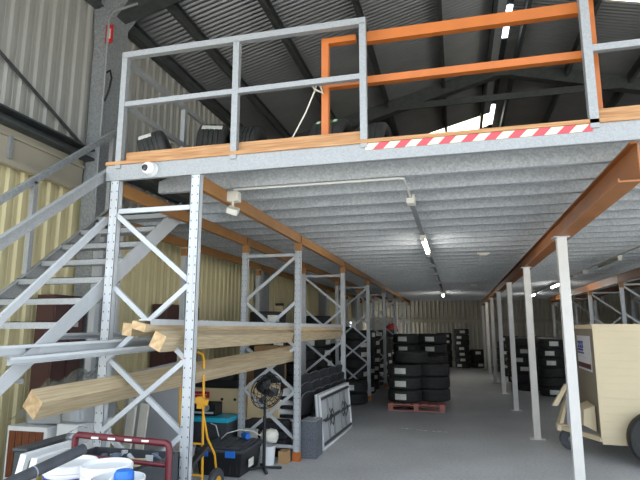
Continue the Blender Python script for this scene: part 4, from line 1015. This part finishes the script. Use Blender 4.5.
# workbench-like crate with junk behind the trolley handle
t = thing('plastic_crate', 'grey crate of tools behind the red trolley handle', 'crate', (-2.4, 3.5, 0))
b = MB()
for (x0, x1, y0, y1) in ((-2.85, -2.83, 3.54, 3.82), (-2.12, -2.10, 3.2, 3.82), (-2.63, -2.10, 3.2, 3.22), (-2.85, -2.10, 3.80, 3.82)): b.box(x0, x1, y0, y1, .0, .76)
b.build('sides', M['darkgrey'], t); b = MB(); b.box(-2.62, -2.125, 3.225, 3.79, .0, .70); b.build('inner_tray', M['darkgrey'], t)
rr = random.Random(11)
names = [('spanner', 'bluegrey'), ('clamp', 'galv_post'), ('paint_tin', 'bluegrey'), ('bracket', 'label'), ('pipe_fitting', 'galv_post'), ('small_case', 'bluegrey'), ('pipe_fitting', 'bluegrey'), ('bracket', 'galv_post'), ('clamp', 'bluegrey')]
pos = [('leftmost', -2.56), ('second from the left', -2.50), ('third from the left', -2.44), ('fourth from the left', -2.39), ('near the middle', -2.33), ('right of the middle', -2.28), ('third from the right', -2.25), ('second from the right', -2.2), ('rightmost', -2.16)]
for (nm, mk), (w_, x) in zip(names, pos):
    y = 3.35 + rr.uniform(0, .3); b = MB(); a = rr.uniform(0, 3); z = .70 + .02
    dx, dy = .055 * math.cos(a), .055 * math.sin(a)
    if nm in ('spanner', 'clamp'):
        b.beam((x - dx, y - dy, z), (x + dx, y + dy, z + .05), .02, .014); b.lathe([(.012, -.01), (.026, -.01), (.026, .01), (.012, .01)], c=(x + dx, y + dy, z + .05), n=10, closed=True); b.lathe([(.01, -.01), (.02, -.01), (.02, .01), (.01, .01)], c=(x - dx, y - dy, z), n=10, closed=True)
    elif nm == 'pipe_fitting': b.tube([(x - dx, y, z), (x, y, z + .04), (x + dx, y + .02, z + .06)], .018); b.cyl((x - dx, y, z - .01), (x - dx, y, z + .02), .025)
    elif nm == 'bracket': b.box(x - .03, x + .03, y - .004, y + .004, z, z + .07); b.box(x - .03, x + .03, y, y + .05, z, z + .006)
    elif nm == 'paint_tin': b.lathe([(0, 0), (.04, 0), (.04, .07), (.043, .07), (.043, .076), (.036, .076), (.034, .07), (0, .07)], c=(x, y, z), n=16)
    else: b.box(x - .035, x + .035, y - .03, y + .03, z, z + .05)
    simple(nm, b, M[mk], '%s %s in the grey crate behind the red handle' % ({'galv_post': 'silvery', 'bluegrey': 'blue-grey', 'label': 'pale'}[mk] + ' ' + nm.replace('_', ' '), w_), nm.replace('_', ' '), 'tools in the grey crate', bevel=.002)
b = MB(); b.box(-2.26, -2.13, 3.3, 3.42, .775, .80, rot=(0, 0, .2)); simple('timber_offcut', b, M['wood'], 'short yellowish timber offcut lying on the tools in the grey crate', 'timber')

# ------------------------------------------------------------------ trailer at the right
t = thing('box_trailer', 'cream enclosed box trailer with ribbed side parked right of the white posts', 'trailer', (2.3, 8.0, 0))
A = (1.75, 7.75, 0); RT = Euler((0, 0, -.03)).to_matrix()
def tb(name, b, m, par=t, **k):
    b.rotate(RT, A); return b.build(name, m, par, **k)
b = MB(); b.box(1.78, 3.9, 7.775, 9.3, .32, 1.715); body = tb('body', b, M['shaded_beige'])
# ribbed side panel
b = MB(); P = [(.31, 0), ]; z = .33
while z < 1.69: P += [(z, 0), (z + .002, -.002), (z + .087, -.002), (z + .089, 0)]; z += .096
V = []; F = []
for (z, h) in P: V += [(1.79, 7.768 + h, z), (3.9, 7.768 + h, z)]
for i in range(len(P) - 1): F.append((2 * i, 2 * i + 1, 2 * i + 3, 2 * i + 2))
b.add(V, F); tb('side_panel', b, M['cream'])
b = MB(); b.box(1.765, 1.80, 7.76, 7.79, .30, 1.72); tb('corner_trim', b, M['cream'])
b = MB(); b.box(1.765, 3.92, 7.755, 7.79, 1.70, 1.735); b.box(1.76, 1.79, 7.755, 9.31, 1.70, 1.76); tb('roof_trim', b, M['cream'])
b = MB(); b.box(1.79, 3.9, 7.79, 9.3, 1.716, 1.74); tb('roof', b, M['shaded_beige'])
b = MB(); b.box(1.78, 3.9, 7.79, 7.84, .22, .31); tb('chassis_rail', b, M['cream'])
b = MB(); b.box(1.78, 3.9, 9.2, 9.26, .22, .31); tb('chassis_rail', b, M['cream'])
b = MB(); b.beam((1.78, 7.80, .28), (1.40, 8.45, .30), .06, .06); b.beam((1.78, 9.25, .28), (1.40, 8.55, .30), .06, .06); b.box(1.33, 1.47, 8.42, 8.58, .26, .34); tb('drawbar', b, M['cream'])
b = MB(); b.hexa([(1.60, 7.98, .42), (1.76, 7.98, .34), (1.76, 8.5, .34), (1.60, 8.5, .42), (1.62, 7.98, .62), (1.76, 7.98, .68), (1.76, 8.5, .68), (1.62, 8.5, .62)]); tb('tool_locker', b, M['cream'], bevel=.005)
b = MB(); b.hexa([(1.37, 8.55, .30), (1.42, 8.55, .30), (1.42, 8.80, .30), (1.37, 8.80, .30), (1.58, 8.6, .98), (1.63, 8.6, .98), (1.63, 8.72, .98), (1.58, 8.72, .98)]); b.hexa([(1.28, 8.42, .6), (1.36, 8.42, .6), (1.36, 8.5, .6), (1.28, 8.5, .6), (1.48, 8.5, .9), (1.54, 8.5, .9), (1.54, 8.58, .9), (1.48, 8.58, .9)]); tb('folding_tray', b, M['cream'], bevel=.004)
b = MB(); b.cyl((1.5, 8.5, .2), (1.5, 8.5, .75), .024); tb('jockey_stand', b, M['galv_post'], smooth=True)
b = MB(); b.lathe([(.04, -.03), (.14, -.035), (.155, 0), (.14, .035), (.04, .03)], c=(1.5, 8.42, .158), axis='Y', n=24, closed=True); tb('jockey_wheel', b, M['darkgrey'], smooth=True)
b = MB(); R_ = .335; b.lathe([(R_ * .6, -.07), (R_ * .8, -.09), (R_ * .95, -.085), (R_, -.06), (R_, .06), (R_ * .95, .085), (R_ * .8, .09), (R_ * .6, .07)], c=(2.37, 7.63, R_ + .002), axis='Y', n=40, closed=True); w_ = tb('wheel', b, M['rubber'], smooth=True)
b = MB(); b.lathe([(0, -.04), (.05, -.05), (.12, -.03), (.19, -.05), (.2, -.06), (.2, .05), (0, .05)], c=(2.37, 7.63, R_ + .002), axis='Y', n=32); b.rotate(RT, A); b.build('rim', M['offwhite'], w_, smooth=True)
b = MB(); b.box(2.05, 2.2, 7.6, 7.76, .24, .33); tb('mud_step', b, M['cream'])
b = MB(); b.box(1.772, 1.779, 8.05, 8.98, 1.11, 1.6); sgn = tb('sign', b, M['white']); sgn['label'] = 'white company sign with blue and red print'
b = MB(); b.box(1.768, 1.772, 8.55, 8.95, 1.38, 1.41); b.box(1.768, 1.772, 8.5, 8.95, 1.34, 1.36)
for i in range(6):
    y = 8.93 - i * .07; b.box(1.768, 1.772, y - .05, y, 1.42, 1.52); 
b.rotate(RT, A); b.build('blue_lettering', M['navy'], sgn)
b = MB()
for i in range(6):
    y = 8.93 - i * .07; b.box(1.766, 1.768, y - .035, y - .015, 1.44 + .02 * (i % 2), 1.48 + .02 * (i % 2))
b.box(1.768, 1.772, 8.25, 8.9, 1.29, 1.30); b.rotate(RT, A); b.build('small_lettering', M['offwhite'], sgn)
b = MB(); b.box(1.768, 1.772, 8.08, 8.95, 1.14, 1.21); b.rotate(RT, A); b.build('red_band', M['red'], sgn)
# glowing corner far left: stacked cream cartons with a faded red cloth
for i, (x, z0, z1, lb) in enumerate(((-3.05, 0, .9, 'lower pale box of the pile at the far end of the left racking'), (-3.05, .902, 1.45, 'middle pale box of the pile at the far end of the left racking'), (-3.0, 1.452, 2.15, 'top pale box of the pile at the far end of the left racking'))):
    b = MB(); b.box(x - .6, x + .35, 22.4, 23.0, z0, z1); simple('pale_box', b, M['offwhite'], lb, 'box', 'pale boxes at the far left end', bevel=.01)
lump('red_cloth', (-2.5, 21.27, 1.66), (.24, .2, .24), M['pink'], 'faded red cloth bundle on the tyres at the far end of the left racking', 'cloth', 9)
b = MB(); rr = random.Random(5)
for i in range(14):
    x = -1.0 + .055 * i + rr.uniform(-.02, .02); y = 9.45 + rr.uniform(-.03, .03) - .012 * i
    if i in (4, 9): continue
    w2 = rr.uniform(.02, .05); b.hexa([(x, y, 0.0005), (x + w2, y - .01, .0005), (x + w2 + .01, y + .03, .0005), (x + .004, y + .035, .0005), (x, y, .0015), (x + w2, y - .01, .0015), (x + w2 + .01, y + .03, .0015), (x + .004, y + .035, .0015)])
o = b.build('paint_marks', M['marks']); props(o, 'small splashes of white paint on the concrete in front of the red pallet', 'paint marks', kind='stuff')

# ------------------------------------------------------------------ light and colour management
w = bpy.data.worlds.new('sky'); sc.world = w; w.use_nodes = True
bg = w.node_tree.nodes['Background']; bg.inputs[0].default_value = (.78, .89, 1.0, 1); bg.inputs[1].default_value = 1.0
sun = bpy.data.lights.new('sun', 'SUN'); sun.energy = 9.0; sun.angle = .01; sun.color = (1, .95, .86)
so = bpy.data.objects.new('sun', sun); COL.objects.link(so); so.rotation_euler = (math.radians(-38), 0, math.radians(20))
sc.view_settings.view_transform = 'Standard'; sc.view_settings.look = 'None'; sc.view_settings.exposure = 1.5; sc.view_settings.gamma = 1
